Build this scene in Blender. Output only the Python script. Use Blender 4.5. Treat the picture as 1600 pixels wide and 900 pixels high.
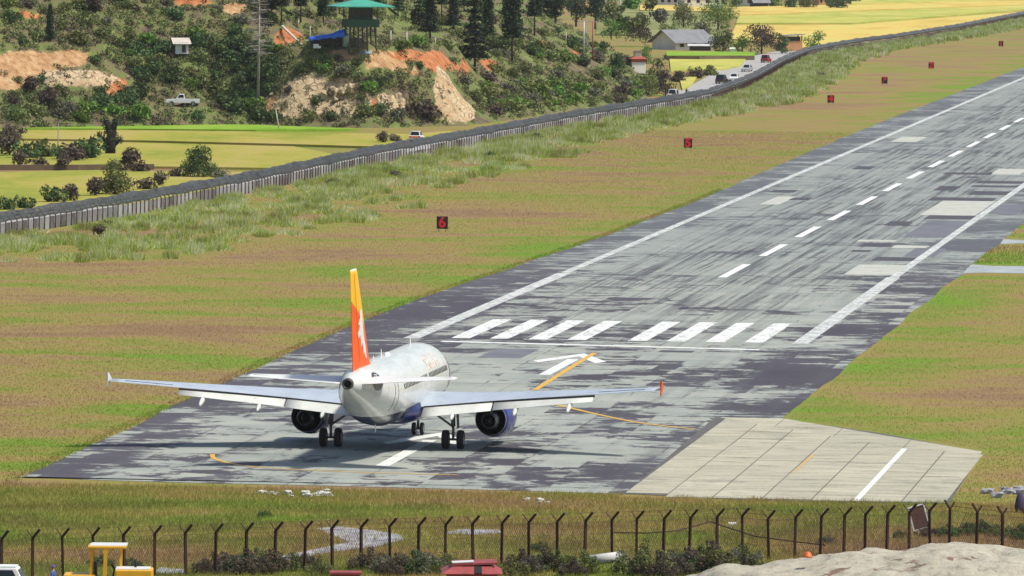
import bpy, bmesh, math, random
import numpy as np
from mathutils import Vector, Matrix, noise as mnoise

# ------------------------------------------------------------------ camera, sky, sun, exposure
for o in list(bpy.data.objects): bpy.data.objects.remove(o)
SC = bpy.context.scene
COL = SC.collection
R = math.radians
FPX, PITCH, ROLL, CAMH = 10886.0, 0.0542178, 0.0076197, 33.043     # photo calibration, in 1600x900 pixels
cam_d = bpy.data.cameras.new('camera'); cam = bpy.data.objects.new('camera', cam_d); COL.objects.link(cam)
cam_d.sensor_width = 36; cam_d.lens = FPX / 1600 * 36; cam_d.clip_start = 1; cam_d.clip_end = 20000
CAMR = Matrix.Rotation(math.pi/2 - PITCH, 3, 'X') @ Matrix.Rotation(ROLL, 3, 'Z')
cam.matrix_world = Matrix.Translation((0, 0, CAMH)) @ CAMR.to_4x4()
SC.camera = cam
SUN_EL, SUN_AZ = 58.0, 108.0       # azimuth clockwise from +Y (view direction): sun high on the right, a little behind the camera
w = bpy.data.worlds.new('World'); SC.world = w; w.use_nodes = True
wn = w.node_tree.nodes; sky = wn.new('ShaderNodeTexSky'); sky.sky_type = 'NISHITA'; sky.sun_disc = False
sky.sun_elevation = R(SUN_EL); sky.sun_rotation = R(SUN_AZ); sky.dust_density = 2.0; sky.air_density = 1.0
wn['Background'].inputs[1].default_value = 0.105
w.node_tree.links.new(sky.outputs[0], wn['Background'].inputs[0])
sd = bpy.data.lights.new('sun', 'SUN'); sd.energy = 3.9; sd.angle = R(5); sd.color = (1, .94, .83)
sun = bpy.data.objects.new('sun', sd); COL.objects.link(sun)
sv = Vector((math.sin(R(SUN_AZ))*math.cos(R(SUN_EL)), math.cos(R(SUN_AZ))*math.cos(R(SUN_EL)), math.sin(R(SUN_EL))))
sun.rotation_euler = sv.to_track_quat('Z', 'Y').to_euler(); sun.location = (60, 300, 120)
SC.view_settings.view_transform = 'Standard'; SC.view_settings.look = 'None'
SC.view_settings.exposure = 0.24; SC.view_settings.gamma = 1.0; SC.view_settings.use_curve_mapping = False

rng = np.random.default_rng(7); random.seed(7)

# ------------------------------------------------------------------ surveying helpers: photo pixel -> place
def ray(px, py):
    return (CAMR @ Vector(((px-800)/FPX, -(py-450)/FPX, -1))).normalized()
def gp(px, py, z=0.0):                      # point of the plane at height z seen at a pixel
    d = ray(px, py); t = (z-CAMH)/d.z
    return Vector((d.x*t, d.y*t, z))
def atD(px, py, D):                         # point seen at a pixel, D metres ahead
    d = ray(px, py); t = D/d.y
    return Vector((d.x*t, D, CAMH+d.z*t))
HEAD = 0.1266; ORG = Vector((6.444, 528.584, 0))       # runway heading and threshold centre
FU = Vector((math.sin(HEAD), math.cos(HEAD), 0)); FV = Vector((math.cos(HEAD), -math.sin(HEAD), 0))
def uvw(u, v, z=0.0): return ORG + FU*u + FV*v + Vector((0, 0, z))
def to_uv(P): d = P-ORG; return d.dot(FU), d.dot(FV)

# ------------------------------------------------------------------ node helpers
class NT:
    def __init__(s, name):
        s.m = bpy.data.materials.new(name); s.m.use_nodes = True
        s.t = s.m.node_tree; s.b = s.t.nodes['Principled BSDF']
    def n(s, typ, **kw):
        x = s.t.nodes.new(typ)
        for k, v in kw.items(): setattr(x, k, v)
        return x
    def put(s, sock, v):
        if isinstance(v, bpy.types.NodeSocket): s.t.links.new(v, sock)
        elif isinstance(v, (tuple, list)) and len(v) == 3 and sock.type == 'RGBA': sock.default_value = (*v, 1)
        else: sock.default_value = v
    def math(s, op, a, b=0.0, c=None, clamp=False):
        x = s.n('ShaderNodeMath', operation=op, use_clamp=clamp); s.put(x.inputs[0], a); s.put(x.inputs[1], b)
        if c is not None: s.put(x.inputs[2], c)
        return x.outputs[0]
    def pos(s): return s.n('ShaderNodeNewGeometry').outputs['Position']
    def obj(s): return s.n('ShaderNodeTexCoord').outputs['Object']
    def rnd(s): return s.n('ShaderNodeObjectInfo').outputs['Random']
    def scale(s, vec, sc, off=(0, 0, 0)):
        x = s.n('ShaderNodeMapping'); s.put(x.inputs['Vector'], vec); x.inputs['Scale'].default_value = sc; x.inputs['Location'].default_value = off
        return x.outputs[0]
    def noise(s, vec, scale, detail=3, rough=.55, dist=0.0):
        x = s.n('ShaderNodeTexNoise'); s.put(x.inputs['Vector'], vec); x.inputs['Scale'].default_value = scale
        x.inputs['Detail'].default_value = detail; x.inputs['Roughness'].default_value = rough; x.inputs['Distortion'].default_value = dist
        return x.outputs['Fac']
    def vor(s, vec, scale, feature='F1', out='Distance'):
        x = s.n('ShaderNodeTexVoronoi', feature=feature); s.put(x.inputs['Vector'], vec); x.inputs['Scale'].default_value = scale
        return x.outputs[out]
    def white(s, vec):
        x = s.n('ShaderNodeTexWhiteNoise', noise_dimensions='3D'); s.put(x.inputs['Vector'], vec); return x.outputs['Value']
    def vmath(s, op, a, b=(0, 0, 0)):
        x = s.n('ShaderNodeVectorMath', operation=op); s.put(x.inputs[0], a); s.put(x.inputs[1], b)
        return x.outputs['Value'] if op == 'DOT_PRODUCT' else x.outputs['Vector']
    def ramp(s, f, stops, interp='LINEAR'):
        x = s.n('ShaderNodeValToRGB'); x.color_ramp.interpolation = interp; e = x.color_ramp.elements
        while len(e) < len(stops): e.new(.5)
        for i, (p, c) in enumerate(stops):
            e[i].position = p; e[i].color = (*c, 1) if len(c) == 3 else c
        s.put(x.inputs[0], f); return x.outputs[0]
    def step(s, f, a, b):                   # smoothstep a..b -> 0..1
        x = s.n('ShaderNodeMapRange', interpolation_type='SMOOTHSTEP'); s.put(x.inputs['Value'], f)
        s.put(x.inputs['From Min'], a); s.put(x.inputs['From Max'], b); return x.outputs[0]
    def mix(s, f, a, b, mode='MIX'):
        x = s.n('ShaderNodeMix', data_type='RGBA', blend_type=mode); s.put(x.inputs['Factor'], f)
        s.put(x.inputs[6], a); s.put(x.inputs[7], b); return x.outputs[2]
    def xyz(s, vec):
        x = s.n('ShaderNodeSeparateXYZ'); s.put(x.inputs[0], vec); return x.outputs
    def comb(s, a, b, c):
        x = s.n('ShaderNodeCombineXYZ'); s.put(x.inputs[0], a); s.put(x.inputs[1], b); s.put(x.inputs[2], c); return x.outputs[0]
    def bump(s, h, strength=.5, dist=.1):
        x = s.n('ShaderNodeBump'); x.inputs['Strength'].default_value = strength; x.inputs['Distance'].default_value = dist
        s.put(x.inputs['Height'], h); s.put(s.b.inputs['Normal'], x.outputs[0])
    def done(s, col, rough=.7, metal=0.0, spec=.5):
        s.put(s.b.inputs['Base Color'], col); s.put(s.b.inputs['Roughness'], rough); s.put(s.b.inputs['Metallic'], metal)
        s.b.inputs['Specular IOR Level'].default_value = spec
        return s.m

def translucent(t, m, col, f):
    tr = t.n('ShaderNodeBsdfTranslucent'); t.put(tr.inputs[0], col); mx = t.n('ShaderNodeMixShader'); mx.inputs[0].default_value = f
    t.t.links.new(t.b.outputs[0], mx.inputs[1]); t.t.links.new(tr.outputs[0], mx.inputs[2]); t.t.links.new(mx.outputs[0], t.t.nodes['Material Output'].inputs[0]); return m
MATS = {}
def paint(name, col, rough=.5, metal=0.0, var=.12, sc=1.5, spec=.5, dirt=None):
    """painted or plain surface: base colour with slight mottling and wear"""
    if name in MATS: return MATS[name]
    t = NT(name); p = t.obj(); n = t.noise(p, sc, 5, .65)
    lo = tuple(c*(1-var*1.6) for c in col); hi = tuple(min(1, c*(1+var)) for c in col)
    c = t.ramp(n, [(.25, lo), (.5, col), (.8, hi)])
    if dirt: c = t.mix(t.step(t.noise(p, sc*2.3, 6, .7), .56, .72), c, dirt)
    t.bump(t.noise(p, sc*9, 3), .15, .01)
    MATS[name] = t.done(c, t.math('MULTIPLY_ADD', n, .2, rough-.1), metal, spec); return MATS[name]

def leafmat(name, a, b, c=None, sc=1.2):
    if name in MATS: return MATS[name]
    t = NT(name); p = t.obj(); g = t.n('ShaderNodeNewGeometry')
    f = t.math('ADD', t.math('MULTIPLY', t.noise(p, sc, 3), .7), t.math('MULTIPLY', g.outputs['Random Per Island'], .45))
    col = t.ramp(f, [(.3, a), (.55, b), (.8, c or b)])
    hs = t.n('ShaderNodeHueSaturation'); t.put(hs.inputs['Color'], col); r = t.rnd()
    t.put(hs.inputs['Hue'], t.math('MULTIPLY_ADD', r, .05, .475)); t.put(hs.inputs['Value'], t.math('MULTIPLY_ADD', r, .5, .75))
    m = t.done(hs.outputs[0], .65, 0, .25)
    tr = t.n('ShaderNodeBsdfTranslucent'); t.put(tr.inputs[0], hs.outputs[0]); mx = t.n('ShaderNodeMixShader'); mx.inputs[0].default_value = .28
    out = t.t.nodes['Material Output']; t.t.links.new(t.b.outputs[0], mx.inputs[1]); t.t.links.new(tr.outputs[0], mx.inputs[2]); t.t.links.new(mx.outputs[0], out.inputs[0])
    MATS[name] = m; return m

# ------------------------------------------------------------------ mesh helpers
class MB:
    def __init__(s): s.v = []; s.f = []; s.mi = []; s.sm = []
    def add(s, vs, fs, mi=0, smooth=False):
        k = len(s.v); s.v += [tuple(a) for a in vs]
        for f in fs: s.f.append([i+k for i in f]); s.mi.append(mi); s.sm.append(smooth)
        return s
    def box(s, c, d, M=None, mi=0, taper=(1, 1)):
        hx, hy, hz = d[0]/2, d[1]/2, d[2]/2; tx, ty = taper
        vs = [Vector((x*hx*(tx if z > 0 else 1), y*hy*(ty if z > 0 else 1), z*hz)) for z in (-1, 1) for y in (-1, 1) for x in (-1, 1)]
        if M is not None: vs = [M @ a for a in vs]
        c = Vector(c)
        return s.add([a+c for a in vs], [(0, 2, 3, 1), (4, 5, 7, 6), (0, 1, 5, 4), (2, 6, 7, 3), (0, 4, 6, 2), (1, 3, 7, 5)], mi)
    def bar(s, a, b, w, h=None, mi=0):
        """square bar between two points"""
        a = Vector(a); b = Vector(b); d = b-a; h = h or w
        M = d.to_track_quat('Z', 'Y').to_matrix()
        return s.box((a+b)/2, (w, h, d.length), M, mi)
    def cyl(s, a, b, r0, r1=None, n=10, mi=0, cap=True, smooth=True):
        a = Vector(a); b = Vector(b); r1 = r0 if r1 is None else r1
        M = (b-a).to_track_quat('Z', 'Y').to_matrix()
        ra = [a + M @ Vector((math.cos(2*math.pi*i/n)*r0, math.sin(2*math.pi*i/n)*r0, 0)) for i in range(n)]
        rb = [b + M @ Vector((math.cos(2*math.pi*i/n)*r1, math.sin(2*math.pi*i/n)*r1, 0)) for i in range(n)]
        s.add(ra+rb, [(i, (i+1) % n, n+(i+1) % n, n+i) for i in range(n)], mi, smooth)
        if cap: s.add(ra, [list(range(n))[::-1]], mi); s.add(rb, [list(range(n))], mi)
        return s
    def loft(s, rings, mi=0, cap=True, smooth=True, closed=True):
        n = len(rings[0]); vs = [p for r in rings for p in r]; fs = []
        for k in range(len(rings)-1):
            for i in range(n if closed else n-1):
                j = (i+1) % n; fs.append((k*n+i, k*n+j, (k+1)*n+j, (k+1)*n+i))
        s.add(vs, fs, mi, smooth)
        if cap: s.add(rings[0], [list(range(n))[::-1]], mi); s.add(rings[-1], [list(range(n))], mi)
        return s
    def prism(s, poly, z0, z1, mi=0):
        n = len(poly); vs = [(x, y, z0) for x, y in poly]+[(x, y, z1) for x, y in poly]
        fs = [(i, (i+1) % n, n+(i+1) % n, n+i) for i in range(n)]+[tuple(range(n))[::-1], tuple(range(n, 2*n))]
        return s.add(vs, fs, mi)
    def mesh(s, name, mats, fix=True):
        me = bpy.data.meshes.new(name); me.from_pydata(s.v, [], s.f)
        for m in (mats if isinstance(mats, (list, tuple)) else [mats]): me.materials.append(m)
        me.polygons.foreach_set('material_index', s.mi); me.polygons.foreach_set('use_smooth', s.sm)
        if fix:
            bm = bmesh.new(); bm.from_mesh(me)
            bmesh.ops.remove_doubles(bm, verts=bm.verts, dist=1e-5); bmesh.ops.recalc_face_normals(bm, faces=bm.faces)
            bm.to_mesh(me); bm.free()
        me.update(); return me
    def build(s, name, mats, parent=None, loc=None, fix=True, bevel=0):
        return obj(name, s.mesh(name, mats, fix), parent, loc, bevel)

def obj(name, me, parent=None, loc=None, bevel=0):
    o = bpy.data.objects.new(name, me); COL.objects.link(o)
    if parent: o.parent = parent
    if loc is not None: o.location = loc
    if bevel:
        b = o.modifiers.new('bevel', 'BEVEL'); b.width = bevel; b.segments = 2; b.limit_method = 'ANGLE'; b.angle_limit = R(40)
    return o
def npmesh(name, V, F, mat, smooth=False):
    """fast mesh from arrays; F is (n,k)"""
    V = np.asarray(V, np.float32); F = np.asarray(F, np.int32); n, k = F.shape
    me = bpy.data.meshes.new(name); me.vertices.add(len(V)); me.vertices.foreach_set('co', V.ravel())
    me.loops.add(n*k); me.loops.foreach_set('vertex_index', F.ravel())
    me.polygons.add(n); me.polygons.foreach_set('loop_start', np.arange(0, n*k, k, dtype=np.int32))
    me.polygons.foreach_set('use_smooth', np.full(n, smooth))
    me.update(calc_edges=True)
    for m in (mat if isinstance(mat, (list, tuple)) else [mat]): me.materials.append(m)
    return me
def tag(o, label, cat, group=None):
    o['label'] = label; o['category'] = cat
    if group: o['group'] = group
    return o
def kind(o, k): o['kind'] = k; return o
def thing(name, label, cat, loc=(0, 0, 0), rz=0.0, group=None):
    o = bpy.data.objects.new(name, None); COL.objects.link(o); o.empty_display_size = .5
    o.location = loc; o.rotation_euler = (0, 0, rz); return tag(o, label, cat, group)
def copy_tree(o, parent=None):
    c = o.copy(); COL.objects.link(c); c.parent = parent
    for ch in [x for x in o.children]: copy_tree(ch, c)
    return c

# ------------------------------------------------------------------ ground and airfield grass
def grass_colour(t, tall=False):
    P = t.scale(t.pos(), (1, 1, 0))
    v = t.vmath('DOT_PRODUCT', t.vmath('SUBTRACT', P, tuple(ORG)), tuple(FV))
    u = t.vmath('DOT_PRODUCT', t.vmath('SUBTRACT', P, tuple(ORG)), tuple(FU))
    av = t.math('ABSOLUTE', v)
    near = t.math('SUBTRACT', 1.0, t.step(av, 21, 33))                     # fresher grass along the drained runway edge
    n1 = t.noise(t.scale(P, (.8, 1, 1)), .036, 5, .58, 1.0); n2 = t.noise(t.scale(P, (.6, 1, 1)), .17, 5, .62, .6); n3 = t.noise(t.scale(P, (1, .35, 1)), 2.6, 5, .75)
    right = t.step(v, 18, 24)
    f = t.math('ADD', t.math('MULTIPLY', t.math('SUBTRACT', n1, .5), 1.15), t.math('MULTIPLY', t.math('SUBTRACT', n2, .5), .65)); f = t.math('ADD', f, .518)
    f = t.math('ADD', f, t.math('MULTIPLY', t.math('SUBTRACT', n3, .5), .10))
    f = t.math('ADD', f, t.math('MULTIPLY', near, .10))
    f = t.math('ADD', f, t.math('MULTIPLY', right, .03))
    fore = t.math('SUBTRACT', 1.0, t.step(u, -150, -128))
    f = t.math('ADD', f, t.math('MULTIPLY', fore, -.035))
    col = t.ramp(f, [(.34, (.245, .155, .08)), (.44, (.275, .19, .085)), (.52, (.275, .215, .066)), (.60, (.235, .225, .05)), (.68, (.175, .225, .03)), (.78, (.145, .26, .018))])
    rust = t.math('MULTIPLY', fore, t.math('MULTIPLY', t.step(n2, .45, .6), .5)); col = t.mix(rust, col, (.15, .085, .04))
    return t.mix(t.step(n3, .5, .8), col, t.mix(.3, col, (.12, .11, .04))), n3
t = NT('airfield_soil'); c, n3 = grass_colour(t); t.bump(n3, .6, .15)
M_GROUND = t.done(t.mix(.12, c, (.12, .09, .05)), .9, 0, .15)
t = NT('grass_blades'); c, n3 = grass_colour(t)
g = t.n('ShaderNodeNewGeometry')
c = t.mix(t.math('MULTIPLY', g.outputs['Random Per Island'], .20), c, (.34, .28, .15))
hs = t.n('ShaderNodeHueSaturation'); t.put(hs.inputs['Color'], c); hs.inputs['Value'].default_value = 1.35; M_BLADE = translucent(t, t.done(hs.outputs[0], .8, 0, .1), hs.outputs[0], .5)

mb = MB(); S = 9000
mb.add([(-S, -400, 0), (S, -400, 0), (S, 2*S, 0), (-S, 2*S, 0)], [(0, 1, 2, 3)])
kind(mb.build('ground', M_GROUND), 'structure')

LEFT_U = [-135, -129, -63, -13, 28, 60, 99, 179, 274, 420, 560, 980, 2600]; LEFT_V = [18.3, 18.5, 20.2, 21.4, 22.0, 22.1, 21.2, 19.6, 19.2, 20.4, 21.0, 20.4, 20.4]
RW = 20.6                                             # half width of the sealed surface
FAR_FENCE_PX = [(-60, 380), (0, 370), (200, 338), (400, 300), (600, 255), (760, 225), (900, 197), (1037, 174), (1112, 160), (1161, 142), (1187, 130), (1225, 107), (1262, 91), (1300, 83), (1345, 75), (1400, 68), (1500, 51), (1600, 30), (1680, 16)]
FF = [gp(*q) for q in FAR_FENCE_PX]; FFUV = [to_uv(q) for q in FF]
FFU = np.array([a[0] for a in FFUV]); FFV = np.array([a[1] for a in FFUV])
def fence_v(u): return np.interp(u, FFU, FFV)

def in_pad(u, v):
    if v < 16 or v > 35.6 or u > -72.5: return False
    return u < -72.5-(v-16.2)*(25.9/19)

def blades(n, uv_fn, h, wd, lean=.5):
    """n thin grass blades rooted at the (x,y) that uv_fn gives"""
    XY = uv_fn(n); n = len(XY)
    hh = h*(.5+rng.random(n)); ww = wd*(.6+.8*rng.random(n)); a = rng.random(n)*6.283
    dx, dy = np.cos(a)*ww, np.sin(a)*ww*.3
    V = np.zeros((n, 3, 3)); V[:, 0, 0] = XY[:, 0]-dx; V[:, 0, 1] = XY[:, 1]-dy; V[:, 1, 0] = XY[:, 0]+dx; V[:, 1, 1] = XY[:, 1]+dy
    V[:, 2, 0] = XY[:, 0]+rng.normal(0, lean, n)*hh; V[:, 2, 1] = XY[:, 1]+rng.normal(0, lean, n)*hh; V[:, 2, 2] = hh
    V[:, :2, 2] = -.02
    return V.reshape(-1, 3)
def uv2xy(u, v): return np.stack([ORG.x+FU.x*u+FV.x*v, ORG.y+FU.y*u+FV.y*v], 1)
def inframe(u, v, m=4):
    xy = uv2xy(u, v); return np.abs(xy[:, 0]) < xy[:, 1]*.0735+m
def strip(u0, u1, vf0, vf1):
    def fn(n):
        u = u0+(u1-u0)*rng.random(n); a = vf0(u); b = vf1(u); v = a+(b-a)*rng.random(n)
        k = inframe(u, v); return uv2xy(u[k], v[k])
    return fn
k_ = lambda c: (lambda u: np.full_like(u, c))
ledge = lambda u: -np.interp(u, LEFT_U, LEFT_V)-.1
left_in = lambda u: fence_v(u)+3
right_far = lambda u: 46+(u+140)*.09
def pad_edge(u): return np.where(u < -97, 35.55, np.where(u < -72, 21.2+(-72-u)*(14.6/25), 21.0))
parts = []
parts.append(blades(150000, strip(-131, 170, lambda u: np.maximum(-78, -33-(u+131)*.2), ledge), .065, .035))
parts.append(blades(110000, strip(170, 520, left_in, ledge), .06, .05))
parts.append(blades(70000, strip(-140, 112, pad_edge, right_far), .07, .035))
parts.append(blades(9000, strip(132, 169, k_(RW), k_(60)), .2, .05))
parts.append(blades(9000, strip(186, 320, k_(RW), k_(60)), .2, .05))
parts.append(blades(9000, strip(-134, 300, lambda u: ledge(u)-.8, lambda u: ledge(u)+.3), .12, .04))      # ragged verge creeping over the runway edge
WETP = [[(495, 826), (530, 823), (590, 830), (625, 836), (632, 843), (585, 856), (540, 860), (500, 866), (470, 872), (430, 882), (426, 872), (500, 857), (545, 847), (520, 838)], [(690, 834), (720, 827), (780, 828), (785, 834), (740, 836)], [(240, 896), (250, 887), (285, 890), (290, 896)], [(340, 884), (370, 874), (392, 880), (380, 888)]]
vn1 = lambda v: np.sin(v*1.3)*.5+np.sin(v*3.1+1)*.4+np.sin(v*7.7+2)*.3
def foreground(n):
    u = -190+56*rng.random(n); v = -30+75*rng.random(n); e = np.where(v < 17, -130.9-(v+18)*.06, -136.4)
    k = inframe(u, v, 2) & (u < e+.25*rng.random(n)+np.where(v > 17, 1.6*np.maximum(0, vn1(v)), .3*np.maximum(0, vn1(v)))); xy = uv2xy(u[k], v[k])
    for pg in WETP:
        q = [gp(*a) for a in pg]; ins = np.zeros(len(xy), bool)
        for a, b in zip(q, q[1:]+q[:1]):
            c = (a.y > xy[:, 1]) != (b.y > xy[:, 1]); ins ^= c & (xy[:, 0] < a.x+(xy[:, 1]-a.y)*(b.x-a.x)/(b.y-a.y+1e-9))
        xy = xy[~ins | (rng.random(len(xy)) < .14)]
    return xy
parts.append(blades(230000, foreground, .22, .02, .5))
V = np.concatenate(parts); kind(obj('airfield_grass', npmesh('airfield_grass', V, np.arange(len(V)).reshape(-1, 3), M_BLADE)), 'stuff')
tag(bpy.data.objects['airfield_grass'], 'short tan and green grass covering the airfield', 'grass')

# tall plumed grass in front of the perimeter fence
t = NT('tall_grass'); P = t.scale(t.pos(), (1, 1, .0)); n = t.noise(P, .11, 4, .65); g = t.n('ShaderNodeNewGeometry')
f = t.math('ADD', t.math('MULTIPLY', n, .8), t.math('MULTIPLY', g.outputs['Random Per Island'], .3))
c = t.ramp(f, [(.34, (.25, .18, .11)), (.42, (.21, .23, .05)), (.49, (.23, .33, .03)), (.55, (.30, .39, .05)), (.60, (.44, .44, .22)), (.72, (.58, .56, .41))])
hs = t.n('ShaderNodeHueSaturation'); t.put(hs.inputs['Color'], c); hs.inputs['Value'].default_value = 1.55; M_TALL = translucent(t, t.done(hs.outputs[0], .8, 0, .1), hs.outputs[0], .5)
parts = []
cl_u = 110+np.cumsum(rng.exponential(.34, 6500)); cl_u = cl_u[cl_u < 2000]
for u in cl_u:
    f0 = fence_v(u); wid = 26 if u < 240 else 19 if u < 420 else 13 if u < 1100 else 10
    v = f0+1.2+wid*rng.random()**1.4
    if mnoise.noise((u*.05, v*.14, 3.1)) < -.18: continue
    if not inframe(np.array([u]), np.array([v]))[0]: continue
    far = max(1, u/350); nb = int(120/far**.6); r = .6+.9*rng.random(); h = (.5+.75*rng.random())*(1.15 if u > 400 else .9)
    xy = uv2xy(np.array([u]), np.array([v]))[0]
    a = rng.random(nb)*6.283; rr = r*np.sqrt(rng.random(nb)); wd = .04*far
    bx = xy[0]+np.cos(a)*rr; by = xy[1]+np.sin(a)*rr; hh = h*np.sqrt(np.maximum(.1, 1.1-(rr/r)**2))*(.7+.5*rng.random(nb))
    V = np.zeros((nb, 3, 3)); V[:, 0] = np.stack([bx-wd, by, 0*bx], 1); V[:, 1] = np.stack([bx+wd, by, 0*bx], 1)
    V[:, 2] = np.stack([bx+np.cos(a)*rr*.35+rng.normal(0, .12, nb), by+np.sin(a)*rr*.35, hh], 1); parts.append(V.reshape(-1, 3))
V = np.concatenate(parts); o = kind(obj('tall_grass', npmesh('tall_grass', V, np.arange(len(V)).reshape(-1, 3), M_TALL)), 'stuff')
tag(o, 'tall pale plumed grass growing along the perimeter fence', 'grass')

# ------------------------------------------------------------------ runway, pad, taxiways, markings
t = NT('runway_asphalt'); p = t.obj(); X = t.xyz(p); u, y = X[0], X[1]; av = t.math('ABSOLUTE', y)
cell = t.comb(t.math('FLOOR', t.math('DIVIDE', u, 5.5)), t.math('FLOOR', t.math('DIVIDE', t.math('ADD', y, 1.0), 3.75)), 0)
cell2 = t.comb(t.math('FLOOR', t.math('DIVIDE', u, 1.6)), t.math('FLOOR', t.math('DIVIDE', y, 6.1)), 3)
r1 = t.white(cell); r2 = t.white(cell2)
big = t.noise(p, .045, 3, .5, .5); mid = t.noise(p, .33, 5, .65, .4); fine = t.noise(p, 6.0, 4, .7)
sl = t.noise(t.scale(p, (.8, .10, 1)), 1.0, 4, .6)                       # transverse paving streaks
rag = t.noise(t.scale(p, (.8, .8, 1)), .42, 9, .74, .5)                  # ragged sealed areas
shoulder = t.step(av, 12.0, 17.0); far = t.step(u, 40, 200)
f = t.math('ADD', t.math('MULTIPLY', t.math('SUBTRACT', big, .5), .7), t.math('MULTIPLY', t.math('SUBTRACT', rag, .5), .95))
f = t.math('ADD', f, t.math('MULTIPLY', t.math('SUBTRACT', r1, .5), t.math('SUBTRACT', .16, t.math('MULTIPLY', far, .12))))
f = t.math('ADD', f, t.math('MULTIPLY', t.math('SUBTRACT', sl, .5), t.math('MULTIPLY_ADD', shoulder, .4, .14)))
f = t.math('ADD', f, t.math('MULTIPLY', t.math('SUBTRACT', 1.0, shoulder), .05))
f = t.math('SUBTRACT', f, t.math('MULTIPLY', shoulder, .07))
f = t.math('SUBTRACT', f, t.math('MULTIPLY', t.math('MULTIPLY', t.step(y, 3, 12), t.math('SUBTRACT', 1.0, far)), .05))
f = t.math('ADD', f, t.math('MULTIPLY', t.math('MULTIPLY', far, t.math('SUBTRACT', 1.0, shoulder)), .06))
light = t.ramp(t.math('ADD', t.math('MULTIPLY', fine, .3), t.math('MULTIPLY', t.noise(p, .15, 6, .65), .7)), [(.32, (.215, .24, .222)), (.5, (.30, .325, .292)), (.68, (.375, .395, .345))])
dark = t.ramp(t.math('ADD', t.math('MULTIPLY', fine, .4), t.math('MULTIPLY', big, .6)), [(.3, (.045, .040, .050)), (.55, (.082, .077, .092)), (.75, (.125, .13, .15))])
c = t.mix(t.step(f, -.055, .025), dark, light)
lane = t.noise(t.scale(p, (.012, .55, 1)), 1.0, 4, .6); c = t.mix(t.math('MULTIPLY', t.step(lane, .5, .68), .35), c, (.10, .105, .115))   # long traffic wear
rub = t.noise(t.scale(p, (.022, 1.9, 1)), 1.0, 5, .68, 0); zone = t.math('MULTIPLY', t.step(u, -25, 90), t.math('SUBTRACT', 1.0, t.step(av, 8, 14)))
rubm = t.math('MULTIPLY', t.step(t.math('ADD', rub, t.math('MULTIPLY', t.math('SUBTRACT', t.noise(p, .06, 3), .5), .35)), .47, .64), zone)
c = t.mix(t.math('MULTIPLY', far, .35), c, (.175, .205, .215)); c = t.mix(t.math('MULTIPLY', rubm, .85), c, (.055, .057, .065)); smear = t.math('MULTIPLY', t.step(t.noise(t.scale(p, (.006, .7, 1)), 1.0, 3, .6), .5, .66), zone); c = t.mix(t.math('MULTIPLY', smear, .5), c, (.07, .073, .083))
wob = t.math('MULTIPLY', t.math('SUBTRACT', t.noise(p, .4, 3), .5), .5)
jy = t.math('ABSOLUTE', t.math('SUBTRACT', t.math('FRACT', t.math('DIVIDE', t.math('ADD', t.math('ADD', y, 1.0), wob), 3.75)), .5))
jx = t.math('ABSOLUTE', t.math('SUBTRACT', t.math('FRACT', t.math('DIVIDE', t.math('ADD', u, wob), 11)), .5))
jm = t.math('MULTIPLY', t.math('MULTIPLY', t.math('SUBTRACT', 1.0, t.math('MULTIPLY', far, .7)), .9), t.math('MAXIMUM', t.step(jy, .474, .492), t.step(jx, .47, .49)))
jm = t.math('MULTIPLY', jm, t.step(t.noise(p, .11, 3), .45, .62))
c = t.mix(t.math('MULTIPLY', jm, .85), c, (.075, .068, .08))
t.bump(t.math('ADD', fine, mid), .25, .02)
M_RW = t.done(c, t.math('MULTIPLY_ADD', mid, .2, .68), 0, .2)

runway = bpy.data.objects.new('runway', None)
def ustep(u0, u1, n): return [u0+(u1-u0)*i/n for i in range(n+1)]
def ragged(u, s): return (float(np.interp(u, LEFT_U, LEFT_V)) if s > 0 else RW)+.35*mnoise.noise((u*.05, s*7.0, 0))+.12*mnoise.noise((u*.4, s*3.0, 5))
us = ustep(-130, 700, 420)+ustep(705, 2600, 120)
L_ = [(u, ragged(u, 1)) for u in us]; R_ = [(u, -ragged(u, -1)) for u in us]
near = [(-133.6, -17.2), (-132.4, -8), (-131.7, 0), (-131.4, 8), (-130.6, 14), (-129.2, 18.4)]
mb = MB(); n = len(us)
mb.add([(x, yy, .02) for x, yy in L_]+[(x, yy, .02) for x, yy in R_], [(i, n+i, n+i+1, i+1) for i in range(n-1)])
e = [(-133.4, -20.6)]+near+[(-130, L_[0][1])]
mb.add([(-130, L_[0][1], .02), (-130, R_[0][1], .02)]+[(a, b, .02) for a, b in e], [[0, 1]+list(range(2, 2+len(e)))])
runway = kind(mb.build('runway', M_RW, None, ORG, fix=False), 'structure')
runway.rotation_euler = (0, 0, math.pi/2-HEAD)

def flat(name, poly, z, mat, par=None):
    """sheet in runway coordinates (u, v right-positive)"""
    m = MB(); m.add([(a, -b, z) for a, b in poly], [tuple(range(len(poly)))])
    o = m.build(name, mat, par or runway, fix=False)
    if o.data.polygons[0].normal.z < 0: o.data.flip_normals()
    return o
def worn(name, col, under, amt):
    t = NT(name); p = t.obj(); n = t.math('ADD', t.math('MULTIPLY', t.noise(p, .7, 5, .7), .6), t.math('MULTIPLY', t.noise(t.scale(p, (.35, 3, 1)), 1.2, 4, .7), .4))
    return t.done(t.mix(t.step(n, amt, amt+.16), col, under), .6)
M_WHITE = worn('runway_white_paint', (.72, .74, .71), (.42, .45, .42), .50)
M_WHITE2 = worn('edge_line_paint', (.60, .62, .59), (.33, .35, .34), .43)
M_YEL = worn('taxi_yellow_paint', (.62, .36, .045), (.42, .33, .17), .52)
M_THR = worn('threshold_paint', (.70, .72, .69), (.24, .25, .25), .485)
M_YELF = worn('faded_yellow_paint', (.52, .36, .10), (.44, .38, .24), .44)
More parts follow.
